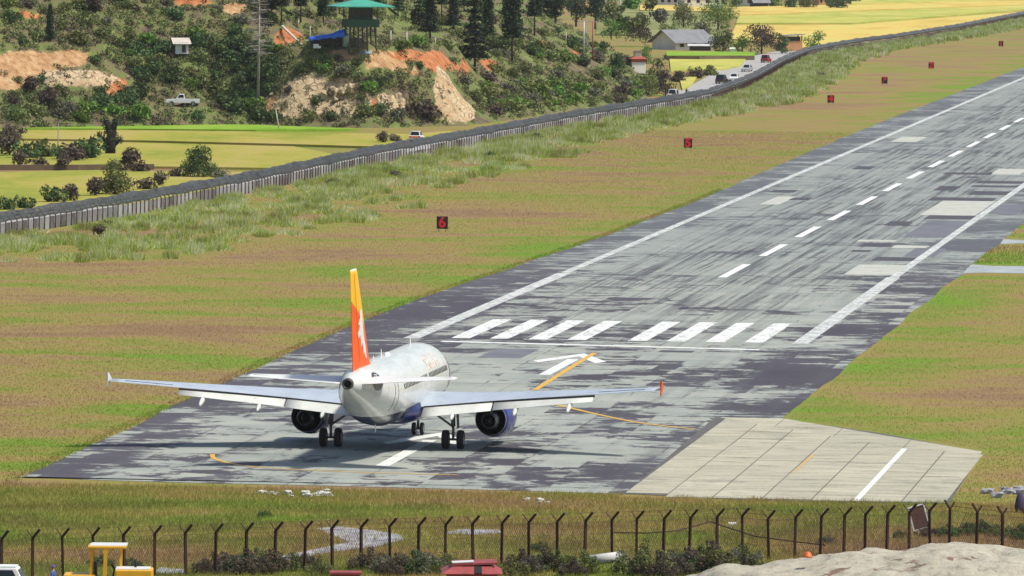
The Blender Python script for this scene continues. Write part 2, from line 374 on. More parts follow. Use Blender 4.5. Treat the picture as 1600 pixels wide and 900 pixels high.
rect = lambda u0, u1, v0, v1: [(u0, v0), (u1, v0), (u1, v1), (u0, v1)]
for v in (-11.3, -8.3, -5.3, -2.3, 2.4, 5.4, 8.4, 11.4):
    flat('threshold_stripe', rect(6.5, 32, v-.73, v+.73), .032, M_THR)
flat('threshold_bar', [(1.6, -12.2), (2.9, -12.2), (-1.4, 12.6), (-2.7, 12.6)], .032, M_WHITE)
for s in (-1, 1):
    u0 = 5.5
    while u0 < 1700:
        flat('edge_line', rect(u0, u0+99.6, s*15-(.62 if u0 < 20 else .42), s*15+(.62 if u0 < 20 else .42)), .032, M_WHITE2); u0 += 100
k = 113
while k < 1500:
    flat('centreline_dash', rect(k-12, k+12, -.62, .18), .032, M_WHITE); k += 40
def arrow(tip, tail, vc):
    h = tip-7.0
    flat('arrow_shaft', rect(tail, h, vc-.42, vc+.42), .032, M_WHITE)
    for s in (-1, 1):
        flat('arrow_barb', [(tip, vc), (tip-9.2, vc+s*2.7), (tip-11.0, vc+s*2.1), (tip-3.6, vc)], .032, M_WHITE)
arrow(-9.6, -34, .2); arrow(-89.5, -117, .7)
def line(name, pts, wd, z, mat):
    pts = [Vector((a, b)) for a, b in pts]; dense = []
    for i in range(len(pts)-1):                                   # Catmull-Rom so the curve runs smooth
        p0, p1, p2, p3 = pts[max(0, i-1)], pts[i], pts[i+1], pts[min(len(pts)-1, i+2)]
        for s in range(6):
            q = s/6; dense.append(.5*((2*p1)+(p2-p0)*q+(2*p0-5*p1+4*p2-p3)*q*q+(3*p1-p0-3*p2+p3)*q**3))
    dense.append(pts[-1]); m = MB(); vs = []
    for i, q in enumerate(dense):
        d = (dense[min(i+1, len(dense)-1)]-dense[max(i-1, 0)]).normalized(); nn = Vector((-d.y, d.x))*wd/2
        vs += [(q.x+nn.x, -(q.y+nn.y), z), (q.x-nn.x, -(q.y-nn.y), z)]
    m.add(vs, [(2*i, 2*i+1, 2*i+3, 2*i+2) for i in range(len(dense)-1)])
    o = m.build(name, mat, runway, fix=False)
    if o.data.polygons[0].normal.z < 0: o.data.flip_normals()
    return o
line('taxi_line', [(-8.8, .9), (-25, 1.1), (-50, 1.5)], .42, .036, M_YEL)
line('taxi_line', [(-54, 1.9), (-60.3, 3.4), (-67.6, 6.4), (-76.7, 10.7), (-80.5, 13.2), (-83.5, 16.0)], .36, .036, M_YEL)
line('taxi_line', [(-110.6, -10.6), (-113.2, -10.1), (-115.6, -9.2), (-118.6, -7.4), (-120.4, -4.8), (-122, 0), (-122.6, 6)], .3, .036, M_YEL)

# asphalt repair patches and pale concrete patches that show singly
M_PDARK = paint('repair_asphalt', (.062, .058, .07), .75, 0, .25, .5)
M_PMID = paint('old_asphalt', (.14, .145, .165), .7, 0, .2, .3)
M_PLIGHT = paint('patch_concrete', (.44, .45, .40), .75, 0, .15, .4)
def patch_px(x0, y0, x1, y1, mat, name):
    a = to_uv(gp((x0+x1)/2, y1)); b = to_uv(gp((x0+x1)/2, y0)); mid_ = gp((x0+x1)/2, (y0+y1)/2); wd = (x1-x0)/(FPX/mid_.y)/2
    vc = to_uv(mid_)[1]
    flat(name, [(a[0], vc-wd), (b[0], vc-wd+.06), (b[0]-.2, vc+wd), (a[0]-.1, vc+wd-.08)], .026, mat)
for q in [(1515, 299, 1578, 305), (1452, 309, 1555, 314), (1447, 337, 1525, 343), (1526, 283, 1600, 287), (1518, 290, 1596, 293), (1475, 270, 1550, 273), (1510, 276, 1530, 278), (1385, 346, 1422, 353), (1345, 380, 1395, 386), (1365, 402, 1430, 408), (1330, 391, 1362, 394), (1335, 260, 1365, 265), (1205, 297, 1245, 301), (1463, 291, 1498, 298), (1236, 309, 1268, 313), (1025, 569, 1063, 578), (955, 600, 988, 602), (940, 585, 1014, 587), (1030, 548, 1085, 551)]:
    patch_px(*q, M_PDARK, 'repair_patch')
for q in [(1455, 314, 1540, 337), (1553, 264, 1600, 273), (1400, 214, 1441, 222), (1200, 307, 1232, 320), (1330, 414, 1410, 430), (1395, 384, 1450, 388), (1340, 375, 1400, 378)]:
    patch_px(*q, M_PLIGHT, 'concrete_patch')
for q in [(1430, 345, 1510, 372), (1420, 388, 1470, 402), (1540, 320, 1600, 335), (760, 545, 830, 560)]:
    patch_px(*q, M_PMID, 'repair_patch')

# turning pad of concrete slabs
t = NT('pad_concrete'); p = t.obj(); n1 = t.noise(t.scale(p, (.9, .16, 1)), 1.0, 6, .72); n2 = t.noise(p, 3, 4, .7)
c = t.ramp(t.math('ADD', t.math('MULTIPLY', n1, .75), t.math('MULTIPLY', n2, .25)), [(.36, (.15, .13, .10)), (.43, (.32, .30, .225)), (.52, (.44, .42, .315)), (.66, (.52, .50, .375))])
c = t.mix(t.math('MULTIPLY', t.rnd(), .32), c, (.27, .265, .215)); st = t.noise(t.scale(t.pos(), (1, .5, 1)), .22, 6, .7); c = t.mix(t.math('MULTIPLY', t.step(st, .54, .70), .55), c, (.19, .175, .15)); t.bump(n2, .2, .01)
M_SLAB = t.done(c, .75, 0, .35)
M_JOINT = paint('joint_filler', (.10, .095, .09), .9, 0, .3, .8)
padbase = [(-133.4, 17.0), (-72.6, 16.2), (-74.2, 21.3), (-84.5, 28.1), (-98.4, 35.2), (-136.2, 35.6), (-136.6, 30.5), (-136.1, 24)]
pad = kind(flat('turning_pad', padbase, .024, M_JOINT), 'structure'); pad.parent = None; pad.location = ORG; pad.rotation_euler = runway.rotation_euler
lanes = [17.0, 19.5, 22.2, 25.0, 27.8, 30.4, 32.9, 35.4]
ulim = lambda v: -72.8-(v-16.2)*(24.2/14.2) if v < 30.4 else -97-(v-30.4)*.7
for i in range(7):
    a, b = lanes[i]+.045, lanes[i+1]-.045; u0 = (-133.2-(i > 0)*2.2 - (i > 3)*.6)
    while True:
        u1 = u0+5.2+rng.random()*.5; la, lb = ulim(a), ulim(b); end = u1 > min(la, lb)-1.5
        q = [(u0+.03, a), (u0+.03, b), ((lb if end else u1-.03), b), ((la if end else u1-.03), a)]
        z = .052+.012*rng.random(); m = MB(); m.prism([(s_, -r_) for s_, r_ in q], .0, z); m.build('concrete_slab', M_SLAB, pad)
        if end: break
        u0 = u1
ob_ = lambda v: -73.6-(v-21.0)*(24.6/14.2)
vs_ = [16.6, 20.8, 25.2, 30.2, 35.2]                         # outer strip of the pad, beyond the joint line
for i in range(4):
    a, b = vs_[i]+.03, vs_[i+1]-.03
    q = [(ulim(a)+.12, a), (ulim(b)+.12, b), (max(ob_(b), ulim(b)+.6), b), (max(ob_(a), ulim(a)+.6) if i else ulim(a)+.7, a)]
    m = MB(); m.prism([(s_, -r_) for s_, r_ in q], 0, .046); m.build('concrete_slab', M_SLAB, pad)
o = flat('pad_line', rect(-136.2, -97.2, 30.18, 30.52), .075, M_WHITE, pad)
o = flat('pad_taxi_line', rect(-117.5, -103, 25.10, 25.30), .075, M_YELF, pad)

M_TAXI = paint('taxiway_concrete', (.33, .36, .37), .7, 0, .25, .35)
for a, b in ((113, 130.5), (171, 183)):
    kind(flat('taxiway', [(a, RW-1), (a+3, RW+2), (a-2, 70), (b+4, 70), (b-2, RW+2), (b+1, RW-1)], .016, M_TAXI), 'structure').parent = None
    o = [x for x in bpy.data.objects if x.name.startswith('taxiway')][-1]
for o in bpy.data.objects:
    if o.name.startswith('taxiway'): o.location = ORG; o.rotation_euler = runway.rotation_euler

# distance markers along the runway
M_BLACK = paint('sign_black', (.012, .013, .016), .5); M_RED = paint('sign_red', (.85, .012, .02), .45); M_SGREY = paint('sign_steel', (.35, .36, .36), .5)
def text_mesh(body, size, depth, mat, font_bold=False):
    cu = bpy.data.curves.new('lettering', 'FONT'); cu.body = body; cu.size = size; cu.extrude = depth; cu.align_x = 'CENTER'; cu.align_y = 'CENTER'
    cu.offset = size*(.05 if depth and body != '6' else .025) if font_bold else 0
    o = bpy.data.objects.new('lettering_tmp', cu); COL.objects.link(o)
    dg = bpy.context.evaluated_depsgraph_get(); me = bpy.data.meshes.new_from_object(o.evaluated_get(dg)); bpy.data.objects.remove(o)
    me.materials.clear(); me.materials.append(mat); return me
for i, (px, py, txt) in enumerate([(691, 362, '6'), (1075, 234, '5'), (1298, 163, '4'), (1382, 133, '3'), (1455, 109, '2'), (1564, 74, '1')]):
    P = gp(px, py); near = i == 0
    lab = 'black marker board with a red number six in the grass' if near else 'small black and red distance marker board beside the runway'
    o = thing('distance_marker', lab, 'sign', P, -.13, 'distance markers along the runway')
    m = MB(); m.box((0, 0, .93), (1.16, .22, 1.28)); m.build('board', M_BLACK, o, bevel=.03)
    m = MB(); m.box((-.35, 0, .16), (.09, .09, .32)); m.build('leg', M_SGREY, o); m = MB(); m.box((.35, 0, .16), (.09, .09, .32)); m.build('leg', M_SGREY, o)
    me = text_mesh(txt, 1.5 if near else 1.62, .012, M_RED, True); n = obj('number', me, o, (0, -.125, .93)); n.rotation_euler = (math.pi/2, 0, 0)

# ------------------------------------------------------------------ the airliner
AC = Vector((-7.30, 426.3, .03)); AHD = .1321
plane = thing('airliner', 'white twin-engine airliner with orange and yellow tail standing on the runway', 'airplane', AC, math.pi/2-AHD)
# local axes: x forward, y left, z up; origin on the ground between the main wheels
def smooth_interp(tab, x):
    return [float(np.interp(x, [r[0] for r in tab], [r[k] for r in tab])) for k in range(1, len(tab[0]))]
FUS = [(-17.7, 5.10, .27, .27), (-17.2, 5.07, .37, .40), (-16, 4.97, .64, .70), (-14, 4.76, 1.04, 1.08), (-12, 4.47, 1.40, 1.41), (-10, 4.15, 1.72, 1.72), (-8, 3.92, 1.90, 1.93), (-6, 3.82, 1.965, 2.045), (-4, 3.8, 1.975, 2.07), (10, 3.8, 1.975, 2.07), (11.5, 3.77, 1.92, 1.98), (13, 3.66, 1.74, 1.77), (14.2, 3.52, 1.42, 1.42), (15.2, 3.4, .98, .96), (15.8, 3.32, .56, .55), (16.1, 3.3, .08, .08)]
def fring(x, n=40, grow=0):
    zc, rw, rh = smooth_interp(FUS, x)
    return [Vector((x, (rw+grow)*math.cos(2*math.pi*i/n), zc+(rh+grow)*math.sin(2*math.pi*i/n))) for i in range(n)]
t = NT('fuselage_paint'); p = t.obj(); X = t.xyz(p)
n = t.noise(t.scale(p, (.25, 1.4, 1.4)), 1.3, 5, .65); streak = t.noise(t.scale(p, (3, .4, .25)), 1.0, 4, .6)
white = t.ramp(n, [(.3, (.56, .58, .555)), (.6, (.66, .68, .65))])
white = t.mix(t.math('MULTIPLY', t.step(streak, .5, .72), .4), white, (.48, .47, .42))
frame = t.math('ABSOLUTE', t.math('SUBTRACT', t.math('FRACT', t.math('DIVIDE', X[0], 1.6)), .5))
white = t.mix(t.math('MULTIPLY', t.step(frame, .485, .496), .5), white, (.35, .36, .36))
edge = t.math('ADD', t.math('MULTIPLY', X[0], .03), 2.98)       # blue belly, shade put into its near-black tone; edge sweeps up towards the nose
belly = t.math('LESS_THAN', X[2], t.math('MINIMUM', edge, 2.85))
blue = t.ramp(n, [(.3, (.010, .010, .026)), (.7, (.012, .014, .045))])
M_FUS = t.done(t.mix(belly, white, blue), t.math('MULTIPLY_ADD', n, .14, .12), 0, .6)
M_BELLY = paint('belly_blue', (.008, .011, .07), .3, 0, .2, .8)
M_WING = paint('wing_paint', (.42, .475, .55), .3, 0, .08, .6, dirt=(.33, .37, .41))
M_FLAP = paint('flap_paint', (.60, .62, .575), .4, 0, .08, .7, dirt=(.44, .44, .39))
M_ACW = paint('aircraft_white', (.72, .735, .72), .3, 0, .06, .6)
M_ORANGE = paint('tail_orange', (.80, .105, .012), .35, 0, .06, .5)
M_DMET = paint('exhaust_metal', (.10, .095, .095), .45, .8, .3, 2)
M_HOT = paint('core_metal', (.17, .165, .16), .4, .9, .25, 2)
M_DARK = paint('dark_cavity', (.008, .008, .01), .8)
M_TYRE = paint('tyre_rubber', (.014, .013, .014), .85, 0, .2, 3)
M_RIM = paint('wheel_rim', (.30, .30, .31), .4, .6)
M_GEAR = paint('gear_leg', (.13, .13, .14), .45, .2, .2, 2)
M_NAC = paint('nacelle_blue', (.018, .027, .19), .22, 0, .15, .8)
M_GLASS = paint('window_glass', (.012, .015, .02), .12, 0, .1, 2)
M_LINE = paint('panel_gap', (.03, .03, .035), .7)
mb = MB(); xs = [-17.7, -17.45, -17.2, -16.6, -16, -15, -14, -13, -12, -11, -10, -9, -8, -7, -6, -5, -4, -1, 2, 5, 8, 10, 10.8, 11.5, 12.3, 13, 13.6, 14.2, 14.7, 15.2, 15.5, 15.8, 16, 16.1]
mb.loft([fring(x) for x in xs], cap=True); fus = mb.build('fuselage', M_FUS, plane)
# auxiliary power exhaust in the tail cone
mb = MB(); n = 20
ringx = lambda x, r, zc=5.10, yc=0: [Vector((x, yc+r*math.cos(2*math.pi*i/n), zc+r*math.sin(2*math.pi*i/n))) for i in range(n)]
mb.loft([ringx(-17.45, .345), ringx(-17.72, .33), ringx(-17.8, .30), ringx(-17.8, .23), ringx(-17.6, .2)], cap=False); mb.build('tail_exhaust', M_DMET, plane)
mb = MB(); mb.loft([ringx(-17.715, .205), ringx(-17.72, .06)], cap=True); mb.build('exhaust_opening', M_DARK, plane)
mb = MB()                                                         # belly fairing round the wing roots
tab = [(-5.6, 2.35, .3, .2), (-4.4, 2.3, 1.35, .5), (-2.5, 2.3, 1.95, .66), (0, 2.3, 2.12, .72), (3, 2.3, 2.12, .72), (5.2, 2.3, 1.95, .66), (7, 2.35, 1.2, .45), (8, 2.4, .3, .2)]
rings = []
for x in np.linspace(-5.6, 8, 22):
    zc, rw, rh = smooth_interp(tab, x)
    rings.append([Vector((x, rw*math.copysign(abs(math.cos(a))**.7, math.cos(a)), zc+rh*math.copysign(abs(math.sin(a))**.8, math.sin(a)))) for a in [2*math.pi*i/28 for i in range(28)]])
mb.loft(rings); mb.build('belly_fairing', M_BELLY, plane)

def airfoil(x_le, chord, y, z, th, twist=0.0, droop=0.0, n=9):
    """closed section in the x-z plane at span y; x runs aft from the leading edge"""
    up, lo = [], []
    for i in range(n+1):
        s = (1-math.cos(math.pi*i/n))/2
        tk = 5*th*(.2969*math.sqrt(s)-.126*s-.3516*s*s+.2843*s**3-.1*s**4)*chord
        cam_ = .02*chord*4*s*(1-s)
        up.append((s, cam_+tk)); lo.append((s, cam_-tk))
    pts = up+lo[-2:0:-1]; out = []
    for s, zz in pts:
        out.append(Vector((x_le-s*chord, y, z+zz-(s*chord)*math.sin(twist))))
    return out
def wing_z(y): return 2.72+(abs(y)-1.9)*.092
def wing(s):
    nm = 'left' if s > 0 else 'right'
    secs = [(1.2, 6.1, 7.0, .14), (1.95, 5.55, 6.55, .14), (4.2, 4.3, 5.2, .125), (6.4, 3.05, 4.05, .118), (9.5, 1.42, 3.15, .112), (12.9, -.38, 2.35, .108), (16.2, -2.1, 1.62, .10), (16.95, -2.6, 1.3, .08)]
    w_ = MB(); w_.loft([airfoil(xl, c, s*y, wing_z(y), th, .02) for y, xl, c, th in secs]); wo = w_.build('wing', M_WING, plane)
    # fixed slot shadow gap, then the extended flaps behind and below the trailing edge
    te = lambda y: float(np.interp(y, [2.05, 6.4, 9.5, 12.9], [-1.0, -1.0, -1.73, -2.73]))
    for y0, y1, c0, c1, nm_ in ((2.1, 6.35, 1.4, 1.2, 'flap'), (6.45, 12.75, 1.15, .75, 'flap')):
        m = MB(); rr = []
        for q in range(5):
            y = y0+(y1-y0)*q/4; c = c0+(c1-c0)*q/4; a = R(22)
            base = airfoil(0, c, s*y, 0, .12); zz = wing_z(y)-.17; xx = te(y)+.18
            rr.append([Vector((xx+(v.x*math.cos(a)+v.z*math.sin(a)), v.y, zz+(v.x*math.sin(a)+v.z*math.cos(a)))) for v in base])
        m.loft(rr); m.build('flap', M_FLAP, plane)
    m = MB(); rr = []                                             # dark strip put in for the shade between wing and flap
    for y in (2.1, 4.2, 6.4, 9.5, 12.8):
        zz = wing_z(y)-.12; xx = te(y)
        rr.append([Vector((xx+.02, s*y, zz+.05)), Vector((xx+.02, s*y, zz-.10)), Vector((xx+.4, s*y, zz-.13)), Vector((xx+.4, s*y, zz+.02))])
    m.loft(rr, smooth=False); m.build('flap_gap_shade', M_LINE, plane)
    for y in (4.0, 7.9, 11.3):                                    # flap track fairings
        m = MB(); zz = wing_z(y)-.42; x0 = te(y)+1.9
        L = [(0, .03, .03), (.4, .10, .10), (1.4, .14, .16), (2.4, .15, .18), (3.0, .13, .17), (3.35, .08, .12), (3.5, .03, .05)]
        m.loft([[Vector((x0-d, s*y+a*math.cos(2*math.pi*i/12), zz-max(0, d-1.6)*.26+b*math.sin(2*math.pi*i/12))) for i in range(12)] for d, a, b in L]); m.build('flap_track_fairing', M_FLAP, plane)
    for y0, y1 in ((13.1, 16.0),):                                # aileron hinge line
        m = MB(); m.bar((np.interp(13.1, [9.5, 16.2], [.1, -3.1])-1.35, s*13.1, wing_z(13.1)+.10), (-3.42, s*16, wing_z(16)+.08), .03, .03); m.build('aileron_gap', M_LINE, plane)
    # wing tip fence
    prof = [(-2.5, 0.0), (-3.05, .24), (-3.65, .5), (-4.0, .52), (-3.9, .06), (-3.92, -.28), (-3.8, -.40), (-3.5, -.32), (-2.9, -.12)]
    yy = 17.0; z0 = wing_z(17)
    m = MB(); nn = len(prof)
    inn = [Vector((a, s*(yy-.03), z0+b)) for a, b in prof]; outr = [Vector((a, s*(yy+.03+.1*max(0, b)), z0+b)) for a, b in prof]
    m.add(inn, [tuple(range(nn))], 0); m.add(outr, [tuple(range(nn))], 1)
    m.add(inn+outr, [(i, (i+1) % nn, nn+(i+1) % nn, nn+i) for i in range(nn)], 1 if s < 0 else 0)
    m.build('wing_tip_fence', [M_ACW, M_ORANGE], plane)
    # engine
    yc, zc = s*5.75, 1.62; N_ = 28
    rg = lambda x, r, dz=0: [Vector((x, yc+r*math.cos(2*math.pi*i/N_), zc+dz+r*math.sin(2*math.pi*i/N_))) for i in range(N_)]
    m = MB(); m.loft([rg(6.3, .82), rg(6.95, .88), rg(7.05, .95), rg(6.9, 1.05), rg(6.3, 1.15), rg(5.3, 1.2), rg(4.2, 1.17), rg(3.3, 1.06), rg(2.75, .965), rg(2.75, .93)], cap=False)
    en = m.build('engine_nacelle', M_NAC, plane)
    m = MB(); m.loft([rg(2.74, .975), rg(2.62, .955), rg(2.62, .925), rg(2.9, .93)], cap=False); m.build('nozzle_lip', M_RIM, en)
    m = MB(); m.loft([rg(2.78, .925), rg(3.6, .93), rg(4.4, .92), rg(4.6, .5)], cap=False); m.build('bypass_duct', M_DARK, en)
    m = MB(); m.loft([rg(4.5, .66), rg(3.4, .64), rg(2.5, .57), rg(1.75, .43), rg(1.75, .40), rg(2.3, .38)], cap=False); m.build('core_cowl', M_HOT, en)
    m = MB(); m.loft([rg(2.3, .39), rg(2.2, .02)], cap=False); m.loft([rg(2.3, .25), rg(1.75, .2), rg(1.15, .02)], cap=False); m.build('exhaust_plug', M_DARK, en)
    m = MB(); m.loft([rg(6.35, .83), rg(6.3, .02)], cap=False); m.build('fan', M_DMET, en)
    m = MB(); rr = []
    for x, w0, zt, zb in ((6.2, .05, zc+1.2, zc+1.05), (5, .17, wing_z(5.75)+.0, zc+1.05), (3.2, .2, wing_z(5.75)-.1, zc+.6), (1.6, .18, wing_z(5.75)-.2, zc+.42), (.5, .1, wing_z(5.75)-.25, zc+.95), (-.3, .03, wing_z(5.75)-.3, wing_z(5.75)-.45)):
        rr.append([Vector((x, yc-w0, zb)), Vector((x, yc+w0, zb)), Vector((x, yc+w0, zt)), Vector((x, yc-w0, zt))])
    m.loft(rr, smooth=False); m.build('pylon', M_DMET, plane)
    # main landing gear
    yg = s*3.795
    def wheel(yw, xw, r, wd, par):
        m = MB(); N2 = 28
        pr = [(-.5, .62), (-.5, .80), (-.44, .93), (-.25, .99), (0, 1), (.25, .99), (.44, .93), (.5, .80), (.5, .62)]
        m.loft([[Vector((xw+r*q*math.cos(2*math.pi*i/N2), yw+a*wd, r+r*q*math.sin(2*math.pi*i/N2))) for i in range(N2)] for a, q in pr], cap=False)
        wh = m.build('wheel', M_TYRE, par)
        m = MB()
        for e_ in (-1, 1):
            m.loft([[Vector((xw+r*q*math.cos(2*math.pi*i/N2), yw+e_*a*wd, r+r*q*math.sin(2*math.pi*i/N2))) for i in range(N2)] for a, q in ((.49, .63), (.36, .55), (.34, .25), (.46, .2), (.46, .01))], cap=False)
        m.build('rim', M_RIM, wh)
    m = MB(); m.cyl((.02, yg, .58), (.02, yg, 1.5), .085, n=12); m.cyl((.02, yg, 1.4), (.25, yg*.985, 2.75), .14, n=12)
    m.cyl((.02, yg-.47, .585), (.02, yg+.47, .585), .075, n=10)
    gl = m.build('main_gear', M_GEAR, plane)
    m = MB(); m.cyl((.05, yg, 1.35), (.2, yg-s*1.75, 2.55), .07, n=8); m.cyl((.0, yg, .75), (-.34, yg, 1.05), .04, n=6); m.cyl((-.34, yg, 1.05), (-.02, yg, 1.42), .04, n=6); m.build('side_brace', M_GEAR, gl)
    m = MB(); m.box((.1, yg+s*.26, 1.98), (.85, .05, 1.45), Matrix.Rotation(s*.05, 3, 'X')); m.build('gear_door', M_GEAR, gl, bevel=.02)
    for e_ in (-1, 1): wheel(yg+e_*.465, .02, .585, .42, gl)
    return wheel
wheel = wing(1); wing(-1)
m = MB(); m.cyl((11.04, 0, .4), (11.2, 0, 2.0), .085, n=12); m.cyl((11.04, -.27, .39), (11.04, .27, .39), .06, n=10); m.cyl((11.1, 0, 1.1), (12.3, 0, 2.0), .05, n=8)
ng = m.build('nose_gear', M_GEAR, plane)
for e_ in (-1, 1): wheel(e_*.26, 11.04, .39, .24, ng)
for e_ in (-1, 1):
    m = MB(); m.box((11.9, e_*.42, 1.55), (1.3, .03, .55)); m.build('gear_door', M_ACW, ng)
# tailplane
for s in (1, -1):
    m = MB(); secs = [(.5, -11.9, 4.2, .10), (1.2, -12.35, 3.75, .10), (3.6, -13.75, 2.6, .095), (6.0, -15.1, 1.5, .09), (6.22, -15.35, 1.15, .06)]
    m.loft([airfoil(xl, c, s*y, 4.93+y*.075, th*1.15) for y, xl, c, th in secs]); m.build('tailplane', M_ACW, plane)
    m = MB(); m.bar((-15.0, s*1.5, 5.14), (-16.05, s*5.9, 5.46), .02, .03); m.build('elevator_gap', M_LINE, plane)
    m = MB(); vs = []
    for q in (0, .5, 1):
        for i in range(16):
            a = 2*math.pi*i/16; x = -13.3+1.0*q*math.cos(a); z = 4.98+.55*q*math.sin(a); zc, rw, rh = smooth_interp(FUS, x); vs.append((x, s*(rw*math.sqrt(max(.02, 1-((z-zc)/rh)**2))+.012), z))
    m.add(vs, [(k*16+i, k*16+(i+1) % 16, k*16+16+(i+1) % 16, k*16+16+i) for k in range(2) for i in range(16)], 0, True); m.build('trim_plate', M_HOT, plane)
# fin: yellow top and leading edge, orange below, split on a diagonal
t = NT('fin_paint'); p = t.obj(); X = t.xyz(p); n = t.noise(p, .8, 4, .6)
d = t.math('ADD', t.math('SUBTRACT', X[2], 10.0), t.math('MULTIPLY', t.math('ADD', X[0], 16.6), .45))
d = t.math('ADD', d, t.math('MULTIPLY', t.math('SINE', t.math('MULTIPLY', X[2], 2.0)), .08))
yel = t.ramp(n, [(.3, (.80, .42, .008)), (.7, (.86, .50, .012))]); org = t.ramp(n, [(.3, (.74, .075, .008)), (.7, (.82, .11, .012))])
c = t.mix(t.math('GREATER_THAN', d, 0), org, yel); c = t.mix(t.math('GREATER_THAN', X[2], 11.70), c, (.75, .75, .72))
M_FIN = t.done(c, .35)
def fin_sec(x_le, ch, z, th):
    a = airfoil(0, ch, 0, 0, th); return [Vector((x_le+v.x, v.z-.02*ch*0, z)) for v in a]
def sym(x_le, ch, z, th):
    out = []; N_ = 9
    up = []
    for i in range(N_+1):
        q = (1-math.cos(math.pi*i/N_))/2; tk = 5*th*(.2969*math.sqrt(q)-.126*q-.3516*q*q+.2843*q**3-.1*q**4)*ch; up.append((x_le-q*ch, tk))
    return [Vector((a, b, z)) for a, b in up]+[Vector((a, -b, z)) for a, b in up[-2:0:-1]]
m = MB(); m.loft([sym(-8.6, 7.2, 5.35, .085), sym(-9.2, 6.6, 5.75, .09), sym(-10.1, 5.75, 6.05, .10), sym(-10.7, 5.25, 6.6, .105), sym(-12.7, 3.75, 9.2, .10), sym(-14.55, 2.35, 11.55, .10), sym(-14.8, 2.1, 11.76, .07)])
fin = m.build('fin', M_FIN, plane)
m = MB(); m.bar((-14.35, -.215, 6.2), (-16.05, -.10, 11.5), .02, .02); m.bar((-14.35, .215, 6.2), (-16.05, .10, 11.5), .02, .02); m.build('rudder_gap', M_ORANGE, fin)
# white dragon emblem: a winding body with claws, lying on both faces of the fin
emb = [(-14.2, 9.35), (-13.75, 9.25), (-13.6, 8.85), (-13.85, 8.55), (-13.4, 8.3), (-13.15, 7.95), (-13.3, 7.65), (-12.9, 7.4), (-12.55, 7.05), (-12.75, 6.85), (-12.35, 6.55), (-12.2, 6.25), (-12.6, 6.4), (-12.9, 6.75), (-13.1, 6.5), (-13.3, 6.95), (-13.05, 7.1), (-13.55, 7.3), (-13.9, 7.05), (-14.0, 7.45), (-13.75, 7.65), (-14.25, 7.8), (-14.65, 7.55), (-14.95, 7.95), (-14.6, 8.05), (-14.15, 8.0), (-14.3, 8.35), (-14.75, 8.45), (-14.45, 8.7), (-14.15, 8.75), (-14.45, 9.05)]
def fin_half(x, z):                                   # half thickness of the fin at a point
    xl = np.interp(z, [5.75, 6.05, 6.6, 9.2, 11.55], [-9.2, -10.1, -10.7, -12.7, -14.55]); ch = np.interp(z, [5.75, 6.05, 6.6, 9.2, 11.55], [6.6, 5.75, 5.25, 3.75, 2.35]); th = .1
    q = min(1, max(0, (xl-x)/ch)); return 5*th*(.2969*math.sqrt(q)-.126*q-.3516*q*q+.2843*q**3-.1*q**4)*ch
for s in (-1, 1):
    bm = bmesh.new(); vs = [bm.verts.new((x, 0, z)) for x, z in emb]; f = bm.faces.new(vs); bmesh.ops.triangulate(bm, faces=[f])
    bmesh.ops.subdivide_edges(bm, edges=bm.edges, cuts=2, use_grid_fill=True)
    for v in bm.verts: v.co.y = s*(fin_half(v.co.x, v.co.z)+.015)
    me = bpy.data.meshes.new('dragon_emblem'); bm.to_mesh(me); bm.free(); me.materials.append(M_ACW); obj('dragon_emblem', me, fin)
# cabin windows, doors, aerials, titles
m = MB(); m.box((0, 0, 0), (.23, .03, .33)); wme = m.mesh('cabin_window', M_GLASS)
for s in (-1, 1):
    for i in range(34):
        x = -7.4+i*.533
        if 1.9 < x < 2.4: continue
        zc, rw, rh = smooth_interp(FUS, x); zz = 4.32; yy = rw*math.sqrt(1-((zz-zc)/rh)**2)
        o = obj('cabin_window', wme, plane, (x, s*(yy+.0), zz)); o.rotation_euler = (s*.25, 0, 0)
    for x, w_, h_ in ((-9.6, .84, 1.85), (11.9, .84, 1.85)):
        zc, rw, rh = smooth_interp(FUS, x); m = MB()
        for a0, a1 in (((x-w_/2, 3.0), (x-w_/2, 3.0+h_)), ((x+w_/2, 3.0), (x+w_/2, 3.0+h_)), ((x-w_/2, 3.0+h_), (x+w_/2, 3.0+h_))):
            pv = []
            for q in range(6):
                xx = a0[0]+(a1[0]-a0[0])*q/5; zz = a0[1]+(a1[1]-a0[1])*q/5; zc_, rw_, rh_ = smooth_interp(FUS, xx)
                pv.append(Vector((xx, s*(rw_*math.sqrt(max(0, 1-((zz-zc_)/rh_)**2))+.005), zz)))
            for q in range(5): m.bar(pv[q], pv[q+1], .05, .03)
        m.build('door_outline', M_HOT, plane)
for x, z, h_ in ((-4.5, 5.86, .5), (7.5, 5.86, .55), (-7.6, 5.84, .3)):
    m = MB(); m.add([(x-.2, -.02, z), (x+.2, -.02, z), (x-.02, -.01, z+h_), (x-.15, -.01, z+h_), (x-.2, .02, z), (x+.2, .02, z), (x-.02, .01, z+h_), (x-.15, .01, z+h_)], [(0, 1, 2, 3), (4, 5, 6, 7), (0, 1, 5, 4), (1, 2, 6, 5), (2, 3, 7, 6), (3, 0, 4, 7)]); m.build('aerial', M_ACW, plane)
m = MB(); m.loft([[Vector((-2.2+a, .22*k*math.cos(b), 5.84+.2*k*abs(math.sin(b)))) for b in [math.pi*i/8 for i in range(9)]] for a, k in ((-.6, .05), (-.4, .7), (0, 1), (.4, .7), (.6, .05))], closed=False, cap=False); m.build('beacon_fairing', M_ACW, plane)
m = MB(); m.add([(-6.9, -.02, 1.9), (-6.5, -.02, 1.85), (-6.75, -.02, 1.45), (-6.9, .02, 1.9), (-6.5, .02, 1.85), (-6.75, .02, 1.45)], [(0, 1, 2), (3, 4, 5), (0, 1, 4, 3), (1, 2, 5, 4), (2, 0, 3, 5)]); m.build('belly_aerial', M_ACW, plane)
